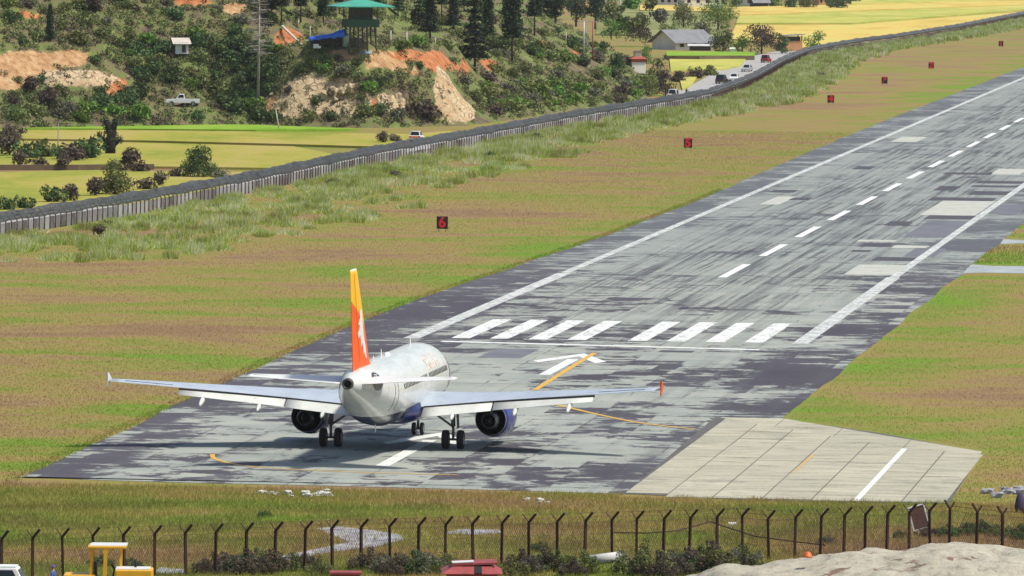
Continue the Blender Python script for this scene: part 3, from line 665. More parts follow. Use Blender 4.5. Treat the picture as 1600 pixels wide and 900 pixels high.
M_TITLE = paint('title_pink', (.72, .56, .49), .4)
for s in (-1, 1):
    me = text_mesh('DRUKAIR', 1.25, 0, M_TITLE, True)
    for v in me.vertices:
        tx, ty = v.co.x, v.co.y; a = .62+ty/2.0; x = 5.2+(tx if s < 0 else -tx)
        v.co = Vector((x, s*(1.975+.012)*math.cos(a), 3.8+(2.07+.012)*math.sin(a)))
    obj('title_lettering', me, plane)

# ------------------------------------------------------------------ hillside
FOOT = [(-200, 985), (-110, 1008), (-75, 1024), (-57, 1040), (-39, 1054), (-20, 1052), (-7, 1066), (4, 1120), (12, 1168), (22, 1210), (28, 1290), (29, 1350), (20, 1440), (0, 1540), (-40, 1640)]
FA = np.array(FOOT, float)
def foot_d(x, y):
    x = np.asarray(x, float); y = np.asarray(y, float); best = np.full(x.shape, 1e9)
    for (x0, y0), (x1, y1) in zip(FOOT[:-1], FOOT[1:]):
        dx, dy = x1-x0, y1-y0; q = np.clip(((x-x0)*dx+(y-y0)*dy)/(dx*dx+dy*dy), 0, 1)
        best = np.minimum(best, np.hypot(x-x0-q*dx, y-y0-q*dy))
    # inside test by ray casting against the closed outline
    poly = FOOT+[(-400, 1640), (-400, 985)]; ins = np.zeros(x.shape, bool)
    for (x0, y0), (x1, y1) in zip(poly, poly[1:]+poly[:1]):
        c = ((y0 > y) != (y1 > y)); xi = x0+(y-y0)*(x1-x0)/((y1-y0) if y1 != y0 else 1e-9); ins ^= c & (x < xi)
    return np.where(ins, best, -best)
def sst(a, b, v): q = np.clip((v-a)/(b-a), 0, 1); return q*q*(3-2*q)
def vnoise(x, y, f, seed=0.0):
    x = x*f+seed*17.3; y = y*f+seed*9.1; xi = np.floor(x); yi = np.floor(y); fx = x-xi; fy = y-yi; fx = fx*fx*(3-2*fx); fy = fy*fy*(3-2*fy)
    h = lambda a, b: np.modf(np.abs(np.sin(a*127.1+b*311.7)*43758.5453))[0]
    return (h(xi, yi)*(1-fx)+h(xi+1, yi)*fx)*(1-fy)+(h(xi, yi+1)*(1-fx)+h(xi+1, yi+1)*fx)*fy-.5
def hill_h(x, y):
    x = np.asarray(x, float); y = np.asarray(y, float); d = foot_d(x, y)+vnoise(x, y, .06, 2)*5*sst(2, 14, foot_d(x, y))
    h1 = np.interp(d, [-6, 0, 3, 8, 20, 40, 80, 150], [-1.5, -.1, 1.5, 4.2, 10.5, 21, 39, 58])
    track = np.interp(d, [-6, 0, 3, 6, 12, 16, 24, 40, 80, 150], [-1.5, -.1, 1.6, 3.2, 3.6, 7.0, 12, 21.5, 39, 58])
    knoll = np.interp(d, [-6, 0, 2.5, 5, 8, 11, 14, 30, 46, 80, 150], [-1.5, -.1, 1.2, 5.2, 9.2, 11.4, 12.2, 13.2, 21, 39, 58])
    wt = sst(-90, -74, x)*(1-sst(-44, -38, x)); wk = sst(-42, -34, x)*(1-sst(-13, -4, x))
    h = h1*(1-wt-wk)+track*wt+knoll*wk
    rough = sst(1, 8, d)
    return h+rough*(vnoise(x, y, .13, 1)*2.2+vnoise(x, y, .35, 4)*.9+vnoise(x, y, 1.1, 3)*.3)
def hit(px, py, dmax=1700):
    """point of the terrain (hill or plain) seen at a pixel"""
    d = ray(px, py); ys = np.arange(960, dmax, 1.0); t_ = ys/d.y; xs = d.x*t_; zs = CAMH+d.z*t_
    hh = np.maximum(hill_h(xs, ys), 0); k = np.nonzero(zs <= hh)[0]
    if len(k) == 0: return atD(px, py, dmax)
    y0 = ys[k[0]]-1; f = np.linspace(0, 1, 12); yy = y0+f; tt = yy/d.y; g_ = np.maximum(hill_h(d.x*tt, yy), 0)
    j = np.nonzero(CAMH+d.z*tt <= g_)[0]; j = j[0] if len(j) else 11
    return Vector((d.x*tt[j], yy[j], float(g_[j])))
SOIL = [(40, 100, 60, 20, 0), (105, 92, 35, 14, 0), (15, 128, 30, 14, 0), (452, 58, 22, 16, 1), (560, 84, 60, 7, 0), (640, 86, 40, 9, 1), (680, 96, 40, 16, 1), (725, 105, 26, 9, 1), (850, 70, 8, 14, 1), (890, 82, 18, 5, 1), (40, 24, 30, 5, 1), (300, 3, 30, 6, 1), (760, 100, 18, 8, 1), (180, 135, 20, 14, 1), (430, 168, 40, 16, 0), (600, 100, 34, 10, 0), (370, 14, 24, 9, 0), (640, 112, 16, 8, 0), (580, 165, 8, 18, 1)]
ROCK = [(120, 124, 62, 15), (500, 150, 58, 32), (465, 165, 40, 20), (550, 155, 30, 28), (612, 160, 26, 15), (705, 160, 26, 30), (690, 130, 14, 22), (720, 178, 24, 12)]
def blobs(lst):
    out = []
    for q in lst:
        P = hit(q[0], q[1]); s = FPX/P.y; out.append((P, q[2]/s, q[3]/s, q[4] if len(q) > 4 else 0))
    return out
SB, RB = blobs(SOIL), blobs(ROCK)
def mask(X, Y, Z, bl, sel=None):
    m_ = np.zeros_like(X)
    for P, rx, rz, k in bl:
        if sel is not None and k != sel: continue
        m_ = np.maximum(m_, 1.35-((X-P.x)/rx)**2*.9-((Z-P.z)/rz)**2*.9-(np.maximum(0, np.abs(Y-P.y)-9)/6)**2)
    return np.clip(m_, 0, 1)
gx = np.arange(-135, 44, 1.2); gy = np.concatenate([np.arange(1000, 1200, 1.1), np.arange(1200, 1640, 3.0)])
GX, GY = np.meshgrid(gx, gy); GZ = hill_h(GX, GY)
rk = mask(GX, GY, GZ, RB); GZ = GZ+rk*(vnoise(GX, GY, .4, 8)*1.6+vnoise(GX, GY, 1.0, 9)*.7); GY2 = GY+rk*vnoise(GX, GZ, .45, 6)*1.8
nx, ny = len(gx), len(gy); V = np.stack([GX, GY2, GZ], -1).reshape(-1, 3); I = np.arange(nx*ny).reshape(ny, nx)
F = np.stack([I[:-1, :-1], I[:-1, 1:], I[1:, 1:], I[1:, :-1]], -1).reshape(-1, 4)
keep = V[F][:, :, 2].max(1) > -.9; F = F[keep]
t = NT('hillside_ground'); p = t.pos(); A = lambda n_: t.n('ShaderNodeAttribute', attribute_name=n_).outputs['Fac']
n1 = t.noise(p, .12, 5, .65); n2 = t.noise(p, .7, 5, .7); n3 = t.noise(p, 2.5, 4, .7)
f = t.math('ADD', t.math('MULTIPLY', n1, .6), t.math('MULTIPLY', n2, .4))
c = t.ramp(f, [(.36, (.085, .06, .05)), (.43, (.14, .105, .07)), (.49, (.155, .15, .06)), (.56, (.125, .175, .045)), (.66, (.24, .24, .10))])
edge = t.math('MULTIPLY', t.math('SUBTRACT', n2, .5), 1.1)
red = t.ramp(n2, [(.3, (.22, .07, .03)), (.5, (.42, .15, .055)), (.7, (.52, .27, .12))]); tan = t.ramp(t.math('ADD', t.math('MULTIPLY', n2, .6), t.math('MULTIPLY', t.noise(t.scale(p, (1.4, 1.4, .25)), .8, 5, .7), .4)), [(.36, (.22, .10, .045)), (.5, (.42, .25, .12)), (.64, (.54, .39, .22))])
c = t.mix(t.step(t.math('ADD', A('soil_red'), edge), .38, .62), c, red); c = t.mix(t.step(t.math('ADD', A('soil_tan'), edge), .38, .62), c, tan)
vr = t.vor(t.scale(p, (1, .6, 1.4)), .9, 'DISTANCE_TO_EDGE'); rc = t.ramp(t.math('ADD', t.math('MULTIPLY', n3, .5), t.math('MULTIPLY', n2, .5)), [(.3, (.30, .19, .105)), (.48, (.49, .38, .23)), (.68, (.62, .53, .36))])
rc = t.mix(t.math('MULTIPLY', t.step(vr, .12, .02), t.step(n2, .42, .56)), rc, (.20, .12, .065)); rc = t.mix(t.step(n1, .5, .66), rc, (.42, .27, .14))
c = t.mix(t.step(t.math('ADD', A('rock'), edge), .36, .56), c, rc); t.bump(t.math('ADD', n2, t.math('MULTIPLY', n3, .5)), .8, .4)
M_HILL = t.done(c, .9, 0, .2)
me = npmesh('hillside', V, F, M_HILL, True)
for nm, arr in (('soil_red', mask(GX, GY, GZ, SB, 1)), ('soil_tan', mask(GX, GY, GZ, SB, 0)), ('rock', rk)):
    a = me.attributes.new(nm, 'FLOAT', 'POINT'); a.data.foreach_set('value', arr.ravel().astype(np.float32))
hillside = kind(obj('hillside', me), 'structure')
# loose rocks that stand out of the cut faces
M_ROCK = paint('cut_rock', (.46, .37, .24), .9, 0, .35, 1.6, .2, dirt=(.27, .16, .085))
rocks = []
for k in range(6):
    bm = bmesh.new(); bmesh.ops.create_icosphere(bm, subdivisions=2, radius=1)
    for v in bm.verts:
        c_ = v.co.copy(); v.co = Vector([math.copysign(abs(a)**.7, a) for a in c_])*(1+.7*mnoise.noise(c_*1.5+Vector((k*7, 0, 0)))+.3*mnoise.noise(c_*4+Vector((k*3, 0, 0))))
    me = bpy.data.meshes.new('rock'); bm.to_mesh(me); bm.free(); me.materials.append(M_ROCK); rocks.append(me)
for i in range(90):
    q = RB[int(rng.choice(len(RB), p=[.2, .22, .12, .12, .1, .12, .06, .06]))]; P = q[0]
    a = rng.normal(0, .5, 2); src = ROCK[RB.index(q)]
    H_ = hit(src[0]+a[0]*src[2], src[1]+a[1]*src[3]); s = .16+rng.random()**2*.5
    o = obj('rock', rocks[i % 6], hillside, H_); o.scale = (s*1.2, s*.8, s*(.8+.5*rng.random())); o.rotation_euler = tuple(rng.random(3)*3)

# ------------------------------------------------------------------ foliage builders
def leaf_cloud(blob, n, leaf, seed, outward=.5):
    r_ = np.random.default_rng(seed); B = np.array(blob, float); wts = (B[:, 3]*B[:, 5]); wts /= wts.sum()
    k = r_.choice(len(B), n, p=wts); d = r_.normal(size=(n, 3)); d /= np.linalg.norm(d, axis=1)[:, None]
    rad = (.45+.62*r_.random(n)**.6)[:, None]; C = B[k, :3]+d*rad*B[k, 3:6]
    nn = d*outward+r_.normal(size=(n, 3))*.5; nn /= np.linalg.norm(nn, axis=1)[:, None]
    a = np.cross(nn, r_.normal(size=(n, 3))); a /= np.linalg.norm(a, axis=1)[:, None]; b = np.cross(nn, a)
    s = (leaf*(.55+.9*r_.random(n)))[:, None]; a = a*s; b = b*s*.6
    V = np.stack([C-a-b*.3, C+b-a*.1, C+a+b*.2, C-b], 1).reshape(-1, 3)
    return V, np.arange(n*4).reshape(-1, 4)
LEAF = [leafmat('leaf_dark', (.032, .06, .022), (.07, .125, .04), (.125, .19, .06)),
        leafmat('leaf_olive', (.085, .105, .035), (.165, .20, .06), (.25, .27, .10)),
        leafmat('leaf_dusky', (.06, .042, .04), (.11, .085, .065), (.17, .14, .09)),
        leafmat('leaf_fresh', (.07, .13, .022), (.135, .25, .04), (.22, .33, .07)),
        leafmat('leaf_pine', (.018, .038, .02), (.04, .072, .034), (.075, .115, .05)),
        leafmat('leaf_grey', (.08, .085, .055), (.15, .155, .10), (.22, .22, .15))]
M_BARK = paint('bark', (.10, .075, .055), .9, 0, .3, 2, .2); M_BARKG = paint('bark_grey', (.30, .27, .25), .9, 0, .25, 2, .2)
def shrub_blobs(seed, spread=1.0, hh=1.0):
    r_ = np.random.default_rng(seed); B = []
    for i in range(7):
        a = r_.random()*6.283; q = r_.random()*.75*spread; s = .38+.3*r_.random()
        B.append((math.cos(a)*q, math.sin(a)*q, hh*(.35+.6*r_.random()*(1-q*.5)), s, s, s*.85))
    return B
SHRUB = [npmesh('shrub_foliage', *leaf_cloud(shrub_blobs(50+i, 1, (1.0, .8, 1.25, .7)[i % 4]), 420, .13, i), LEAF[j]) for i, j in enumerate((0, 1, 2, 3, 0, 1, 2, 5))]
SHLAB = ['dark green rounded shrub', 'olive leafy shrub', 'dusky brown leaved shrub', 'bright fresh green shrub', 'dense blackish green shrub', 'loose olive spreading shrub', 'low purplish brown shrub', 'grey green shrub']
def stem_mesh(h, r, mat):
    m = MB(); m.cyl((0, 0, -.25), (0, 0, h), r, r*.5, 6)
    for k in range(3): a = k*2.1; m.cyl((0, 0, h*.3), (math.cos(a)*.35, math.sin(a)*.35, h*1.1), r*.6, r*.2, 5)
    return m.mesh('stem', mat)
STEM = stem_mesh(.6, .07, M_BARK)
def shrub(P, s, k, where, group, sz=1.0):
    o = obj('shrub', SHRUB[k % 8], None, P); o.scale = (s, s, s*sz); o.rotation_euler = (0, 0, rng.random()*6.28)
    tag(o, SHLAB[k % 8]+' '+where, 'shrub', group); c_ = obj('stem', STEM, o); return o

def pine_mesh(seed, h=10, layers=11, rad=2.2, gap=.22, leaf=.20, top=.25):
    r_ = np.random.default_rng(seed); C = []; D = []
    for k in range(layers):
        f = k/(layers-1); z = h*(gap+(1-gap)*f); rr = rad*(1-f*(1-top))*(.75+.4*r_.random())
        for b in range(7):
            a = b*.9+k*1.7+r_.random()*.5; L = rr*(.6+.5*r_.random()); n = int(75*(.4+L/rad))
            s = r_.random(n)**.7; p_ = np.stack([np.cos(a)*L*s, np.sin(a)*L*s, z-L*.22*s**1.5+L*.12*s], 1)+r_.normal(0, .24, (n, 3))*np.array([1, 1, .75])
            C.append(p_)
    C = np.concatenate(C); n = len(C); nn = r_.normal(size=(n, 3))*.7+np.array([0, 0, 1]); nn /= np.linalg.norm(nn, axis=1)[:, None]
    a = np.cross(nn, r_.normal(size=(n, 3))); a /= np.linalg.norm(a, axis=1)[:, None]; b = np.cross(nn, a); s = (leaf*(.6+.8*r_.random(n)))[:, None]
    V = np.stack([C-a*s, C+b*s*.5, C+a*s, C-b*s*.5], 1).reshape(-1, 3)
    m = MB(); m.cyl((0, 0, -.5), (0, 0, h*.98), h*.016+.05, .03, 8)
    for k in range(layers):
        z = h*(gap+(1-gap)*k/(layers-1))
        for b in range(4): a_ = b*1.6+k; q = rad*(1-k/layers)*.6; m.cyl((0, 0, z), (math.cos(a_)*q, math.sin(a_)*q, z+.1), .05, .015, 4, cap=False)
    return npmesh('crown', V, np.arange(n*4).reshape(-1, 4), LEAF[4]), m.mesh('trunk', M_BARK)
PINES = [pine_mesh(1, 10, 13, 2.2, .18), pine_mesh(2, 10, 9, 2.5, .22, .22), pine_mesh(3, 10, 9, 2.2, .42, .22, .5), pine_mesh(4, 10, 15, 1.6, .08)]
def pine(px, py, hpx, k, label, group='pines on the hillside', name='pine_tree'):
    P = hit(px, py); s = hpx/(FPX/P.y)/10; o = thing(name, label, 'tree', P, rng.random()*6, group); o.scale = (s, s, s)
    obj('crown', PINES[k][0], o); obj('trunk', PINES[k][1], o); return o
def broad(P, h, wd, leafk, label, group, seed, n=1500, leaf=.22, low=.12, name='broadleaf_tree', nb=14):
    r_ = np.random.default_rng(seed); B = []
    for i in range(nb):
        a = r_.random()*6.283; q = wd*.36*r_.random()**.6; z = h*(low+.14+(.80-low)*r_.random()); s = wd*(.13+.1*r_.random()); q *= 1-.5*max(0, z/h-.6)/.4
        B.append((math.cos(a)*q, math.sin(a)*q, z-.1*s, s, s, s*.85))
    B.append((0, 0, h*.55, wd*.28, wd*.28, h*.26))
    if name == 'shrub':
        for i in range(9): a = i*.7+r_.random(); e = wd*(.15+.08*r_.random()); B.append((math.cos(a)*wd*.33, math.sin(a)*wd*.33, h*(.12+.25*r_.random()), e, e, h*.2))
    o = thing(name, label, 'tree' if name != 'shrub' else 'shrub', P, 0, group)
    obj('crown', npmesh('crown', *leaf_cloud(B, n, leaf, seed), LEAF[leafk]), o)
    m = MB(); m.cyl((0, 0, -.3), (0, 0, h*.5), h*.028+.04, h*.015+.02, 7)
    for b in B[:6]: m.cyl((0, 0, h*.28), b[:3], h*.012+.02, .015, 5, cap=False)
    m.build('trunk', M_BARK, o, fix=False); return o

# shrubs over the slope
def hill_place(px, py):
    if py > np.interp(px, [0, 700, 1030], [160, 160, 125]): return 'at the foot of the hill by the paddies' if px < 740 else 'at the foot of the hill by the road'
    if px < 200: return 'around the left earth bank' if py > 60 else 'above the left earth bank'
    if px < 430: return 'on the wooded slope above the pickup truck' if py > 60 else 'on the upper slope above the white hut'
    if px < 740: return 'on the knoll around the rock cut' if py > 70 else 'on the slope behind the watchtower'
    return 'on the lower slope between pines and road' if py > 80 else 'on the slope below the power poles'
cnt = 0; tries = 0; SG = 'shrubs on the hillside'
spots = []
while cnt < 298 and tries < 4000:
    tries += 1
    if cnt < 60: px = rng.random()*1030; py = np.interp(px, [0, 700, 1030], [188, 188, 150])-rng.random()*26       # hedge at the foot
    elif cnt < 110: px = 190+rng.random()*230; py = 75+rng.random()*90
    elif cnt < 175: px = 745+rng.random()*295; py = 70+rng.random()*110
    else: px = rng.random()*1040; py = -12+200*rng.random()
    if px > 900 and py < np.interp(px, [900, 940, 1000, 1045], [-20, 30, 85, 140]): continue
    if 488 < px < 620 and 28 < py < 82: continue
    if 225 < px < 345 and 140 < py < 185: continue
    if 255 < px < 310 and 62 < py < 112: continue
    P = hit(px, py)
    if foot_d(P.x, P.y) < .5 or P.y > 1500: continue
    A_ = np.array([P.x]), np.array([P.y]), np.array([P.z])
    mr = max(mask(*A_, RB)[0], mask(*A_, SB)[0])
    if mr > .35 and rng.random() < .93: continue
    s = (.75+.95*rng.random())*(1.15 if cnt < 110 else .95)
    if any((P-Q).length < (s+r2)*.62 for Q, r2 in spots): continue
    spots.append((P, s)); k = int(rng.choice(8, p=[.22, .19, .09, .18, .08, .12, .05, .07]))
    if 190 < px < 430 and py > 70: k = int(rng.choice([0, 4, 1, 3], p=[.4, .3, .2, .1]))
    if px > 740 and py > 90: k = int(rng.choice([1, 3, 5, 2, 7, 0], p=[.25, .25, .2, .1, .12, .08]))
    shrub(P+Vector((0, 0, -.2)), s*1.25, k, hill_place(px, py), SG); cnt += 1
# low undergrowth between them
pts = []; cols = []
for i in range(3600):
    px = rng.random()*1045; py = -12+212*rng.random()
    if px > 900 and py < np.interp(px, [900, 940, 1000, 1045], [-20, 30, 85, 140]): continue
    P = hit(px, py)
    if foot_d(P.x, P.y) < .3: continue
    A_ = np.array([P.x]), np.array([P.y]), np.array([P.z])
    if max(mask(*A_, RB)[0], mask(*A_, SB)[0]) > .3 and rng.random() < .85: continue
    pts.append((P.x, P.y, P.z+.1, .4+.5*rng.random(), .4+.5*rng.random(), .3+.5*rng.random()))
t = NT('undergrowth'); p = t.pos(); g = t.n('ShaderNodeNewGeometry'); f = t.math('ADD', t.math('MULTIPLY', t.noise(p, .22, 4, .65), .8), t.math('MULTIPLY', g.outputs['Random Per Island'], .25)); f = t.math('ADD', f, t.math('MULTIPLY', t.step(t.xyz(p)[0], -8, 4), .06))
M_UNDER = t.done(t.ramp(f, [(.36, (.075, .05, .048)), (.45, (.12, .095, .06)), (.52, (.14, .15, .055)), (.60, (.13, .21, .05)), (.72, (.27, .28, .12))]), .8, 0, .2)
o = kind(obj('hillside_undergrowth', npmesh('hillside_undergrowth', *leaf_cloud(pts, 190000, .14, 77, .3), M_UNDER)), 'stuff'); tag(o, 'dry brown and green undergrowth covering the hillside', 'undergrowth')

pine(78, 62, 54, 3, 'small dark conifer above the left earth bank'); pine(742, 112, 118, 1, 'tall layered pine beside the red earth scar'); pine(800, 100, 106, 2, 'pine with bare lower trunk and dense dark top')
for a in ((672, 62, 88, 0), (708, 50, 70, 0), (762, 66, 90, 3), (655, 40, 60, 1), (690, 30, 60, 2), (835, 56, 80, 2), (470, 36, 70, 2), (440, 40, 80, 2), (505, 34, 66, 0), (622, 26, 50, 1), (424, 24, 60, 0), (530, 22, 50, 2), (590, 20, 40, 0), (725, 18, 50, 1), (790, 24, 50, 3), (850, 20, 60, 0)):
    pine(*a, 'dark green pine on the upper slope')
for i, (px, py, h_, wd) in enumerate(((868, 34, 8, 7), (900, 40, 9, 8), (930, 44, 8.5, 6))):
    broad(hit(px, py), h_, wd, 4, 'broad blackish tree on the hill shoulder', 'dark trees on the hill shoulder', 300+i, 2200, .24)
# bare pole-like tree in front of the cut
P = hit(403, 166); o = thing('bare_tree', 'tall bare grey tree trunk with thin leafless branches', 'tree', P)
m = MB(); m.cyl((0, 0, -.5), (.2, 0, 19), .3, .06, 8); m.build('trunk', M_BARKG, o)
m = MB(); r_ = random.Random(4)
for k in range(90):
    z = 7.5+k*.125; a = r_.random()*6.28; L = (1.2+2.0*r_.random())*(1-.2*(z-7.5)/11); e = Vector((math.cos(a)*L, math.sin(a)*L, z+r_.random()*.5-.2)); m.cyl((0.1, 0, z), e, .07, .03, 4, cap=False)
    for j in range(3): q = .4+.2*j; b_ = Vector((0.1, 0, z)).lerp(e, q); m.cyl(b_, b_+Vector((r_.uniform(-.6, .6), r_.uniform(-.6, .6), r_.uniform(.0, .5))), .03, .01, 3, cap=False)
m.build('branches', M_BARKG, o, fix=False)

# ------------------------------------------------------------------ paddy fields
def field_mat(name, a, b, c_):
    t = NT(name); p = t.pos(); n = t.math('ADD', t.math('MULTIPLY', t.noise(t.scale(p, (.06, .02, 1)), 1.0, 4, .6), .65), t.math('MULTIPLY', t.noise(t.scale(p, (.5, .2, 1)), .35, 6, .75), .35)); n = t.math('ADD', n, t.math('MULTIPLY', t.math('SUBTRACT', t.noise(p, 1.3, 4, .8), .5), .22))
    t.bump(t.noise(p, 2, 3), .5, .1); return t.done(t.ramp(n, [(.42, a), (.5, b), (.58, c_)]), .9, 0, .15)
M_RICE = field_mat('rice_green', (.22, .25, .035), (.31, .29, .05), (.36, .30, .085)); M_RICEG = field_mat('rice_fresh', (.16, .30, .02), (.2, .35, .03), (.26, .36, .05))
M_GOLD = field_mat('rice_gold', (.50, .37, .09), (.60, .45, .12), (.52, .47, .13)); M_GOLDG = field_mat('rice_yellow_green', (.33, .36, .07), (.42, .42, .09), (.52, .45, .13)); M_OLIVE = field_mat('meadow', (.13, .16, .04), (.19, .21, .07), (.27, .27, .12))
def field(poly, mat, z=.25, name='paddy_field'):
    pts_ = [gp(*q) for q in poly]; m = MB(); m.prism([(q.x, q.y) for q in pts_], -.05, z); return kind(m.build(name, mat), 'structure')
field([(-40, 338), (-40, 272), (150, 268), (330, 272), (420, 270), (300, 306), (180, 322), (0, 336)], M_RICE, .2)
field([(-40, 264), (-40, 222), (220, 226), (460, 232), (520, 244), (430, 266), (200, 263)], M_RICE, .3)
field([(-40, 219), (-40, 206), (200, 207), (420, 209), (640, 213), (700, 208), (732, 209), (600, 233), (460, 229), (220, 223)], M_RICE, .34)
field([(-40, 204.5), (-40, 196), (220, 196), (400, 199), (560, 205), (400, 207), (200, 205)], M_RICEG, .4)
field([(1046, 94), (1165, 94), (1158, 104), (1130, 110), (1048, 112)], M_GOLDG, .3); field([(1062, 125), (1090, 120), (1080, 135), (1066, 142)], M_GOLDG, .3)
field([(1040, 86), (1180, 87), (1176, 93), (1042, 93)], M_RICEG, .9)
field([(1140, 62), (1150, 40), (1330, 40), (1640, 16), (1640, 22), (1500, 46), (1400, 64), (1300, 74), (1262, 78), (1225, 70)], M_GOLD, .3)
field([(1150, 38.5), (1155, 27), (1640, 9), (1640, 14), (1330, 38.5)], M_GOLDG, .5); field([(1120, 26), (1130, 14), (1640, 2), (1640, 8), (1330, 19), (1155, 26)], M_GOLD, .6)
field([(1000, 18), (1000, 10), (1115, 10), (1110, 20)], M_GOLD, .5); field([(1330, 10), (1330, 3), (1660, -4), (1660, 1)], M_GOLDG, .8)
field([(930, 55), (940, 8), (1000, 8), (1120, 24), (1135, 44), (1130, 60)], M_OLIVE, .2, 'meadow'); field([(900, 2), (900, -60), (1700, -60), (1700, -6), (1330, 0)], M_OLIVE, .2, 'meadow')
# earth banks between the paddies
M_BANK = paint('earth_bank', (.14, .10, .06), .95, 0, .3, .5)
def bank(pts_px, h_, wd, mat=M_BANK):
    q = [gp(*a) for a in pts_px]; m = MB()
    for a, b in zip(q[:-1], q[1:]): m.bar(a+Vector((0, 0, h_*.4)), b+Vector((0, 0, h_*.4)), h_, wd)
    return kind(m.build('field_bank', mat), 'structure')
bank([(1042, 94), (1090, 94.5), (1140, 94), (1178, 94)], .9, 1.2); bank([(0, 266), (120, 266), (240, 265)], .5, 1)

# ------------------------------------------------------------------ road and perimeter fence
t = NT('road_surface'); p = t.pos(); n = t.noise(p, .5, 5, .7); M_ROAD = t.done(t.ramp(n, [(.3, (.27, .265, .26)), (.6, (.40, .395, .38))]), .85, 0, .3)
us = np.arange(90, 1250, 8.0); mb = MB(); vs = []
offc = lambda u: float(np.interp(u, [90, 600, 720, 1000, 1250], [-6.5, -6.5, -7.5, -9.5, -12])); hw = lambda u: float(np.interp(u, [90, 600, 720, 1250], [2.8, 3.0, 4.0, 4.0]))
for u in us:
    f0 = float(fence_v(u)); a = uvw(u, f0+offc(u)-hw(u), .03); b = uvw(u, f0+offc(u)+hw(u), .03); vs += [a, b]
mb.add(vs, [(2*i, 2*i+1, 2*i+3, 2*i+2) for i in range(len(us)-1)]); o = kind(mb.build('road', M_ROAD, fix=False), 'structure')
if o.data.polygons[0].normal.z < 0: o.data.flip_normals()

M_POST = paint('rusty_post', (.075, .038, .03), .8, .1, .3, 1); M_WIRE = paint('razor_wire', (.25, .265, .29), .5, 0, .2, .3)
t = NT('fence_panel'); p = t.pos(); g = t.n('ShaderNodeNewGeometry'); n = t.noise(p, .09, 3, .6)
c = t.ramp(t.math('ADD', t.math('MULTIPLY', n, .85), t.math('MULTIPLY', g.outputs['Random Per Island'], .2)), [(.38, (.08, .07, .072)), (.52, (.17, .17, .18)), (.68, (.36, .375, .385))])
c = t.mix(t.step(t.noise(t.scale(p, (1, 1, .3)), 2.0, 4, .7), .55, .75), c, (.20, .17, .15)); M_PANEL = t.done(c, .75)
pf = tag(bpy.data.objects.new('perimeter_fence', None), 'long rusty-posted fence with grey panels and coiled wire along the road', 'fence'); COL.objects.link(pf)
P0 = FF[0]; pf.location = P0
path = []
for a, b in zip(FF[:-1], FF[1:]):
    L = (b-a).length; k = max(1, int(L/2)); path += [a.lerp(b, i/k) for i in range(k)]
path.append(FF[-1])
wob = lambda P: .25*mnoise.noise(P*.03)
def post_geo(m, o_, nrm, h=1.45):
    m.bar(o_, o_+Vector((0, 0, h)), .12); m.bar(o_+Vector((0, 0, h)), o_+nrm*.62+Vector((0, 0, h+.82)), .11)
m = MB(); nrm0 = -FV; post_geo(m, Vector((0, 0, -.1)), nrm0); pme = m.mesh('post', M_POST)
rest = MB(); PA = []; WV = []
for i, P in enumerate(path):
    L = P-P0
    if i < 300: obj('post', pme, pf, L+Vector((0, 0, wob(P)*.5)))
    else: post_geo(rest, L, nrm0)
kind(rest.build('far_posts', M_POST, pf, fix=False), 'stuff')
m = MB()
for i in range(len(path)-1):
    a = path[i]-P0; b = path[i+1]-P0; q = nrm0*.08; lo = .0 if i % 9 else .1; hi = 1.28+.06*mnoise.noise((i*.7, 0, 0))
    if mnoise.noise((i*.045, 4.2, 0)) > .42: hi *= .7
    d = (b-a)*.02
    m.add([a+q+d+Vector((0, 0, lo)), b+q-d+Vector((0, 0, lo)), b+q-d+Vector((0, 0, hi)), a+q+d+Vector((0, 0, hi))], [(0, 1, 2, 3)])
m.build('panels', M_PANEL, pf, fix=False)
# concertina wire: two coils along the slanting arms
def coil(zc, offc_, r, pitch, tube, seg=9):
    Vs = []; s = 0.0
    pl = [q-P0 for q in path]; cum = np.concatenate([[0], np.cumsum([(pl[i+1]-pl[i]).length for i in range(len(pl)-1)])])
    X_ = np.array([[q.x, q.y] for q in pl]); out = []
    while s < cum[-1]:
        far = s/600; p_ = pitch*(1+far); 
        for k in range(seg): out.append((s+p_*k/seg, k/seg*2*math.pi, tube*(1+far*.8)))
        s += p_
    out = np.array(out); cx = np.interp(out[:, 0], cum, X_[:, 0]); cy = np.interp(out[:, 0], cum, X_[:, 1]); rr = r*(1+.15*np.sin(out[:, 0]*.21)+.1*np.sin(out[:, 0]*1.3))
    C = np.stack([cx+nrm0.x*(offc_+rr*np.cos(out[:, 1])), cy+nrm0.y*(offc_+rr*np.cos(out[:, 1])), zc+rr*np.sin(out[:, 1])+.05*np.sin(out[:, 0]*.4)], 1)
    n = len(C); T = out[:, 2][:, None]; V = np.concatenate([C+T*np.array([0, 0, 1]), C+T*np.array([.87, 0, -.5]), C+T*np.array([-.87, 0, -.5])]); i = np.arange(n-1)
    F = np.concatenate([np.stack([i+a*n, i+1+a*n, i+1+b*n, i+b*n], 1) for a, b in ((0, 1), (1, 2), (2, 0))]); return V, F
for zc, of, r in ((1.72, .22, .33), (2.05, .5, .36)):
    V, F = coil(zc, of, r, .16, .017); kind(obj('razor_wire', npmesh('razor_wire', V, F, M_WIRE), pf), 'stuff')
m = MB()
for k in range(4):
    f = k/3
    for i in range(0, len(path)-1, 2):
        a = path[i]-P0; b = path[min(i+2, len(path)-1)]-P0; q = nrm0*.62*f+Vector((0, 0, 1.45+.82*f)); m.bar(a+q, b+q, .02)
kind(m.build('strand_wire', M_WIRE, pf, fix=False), 'stuff')

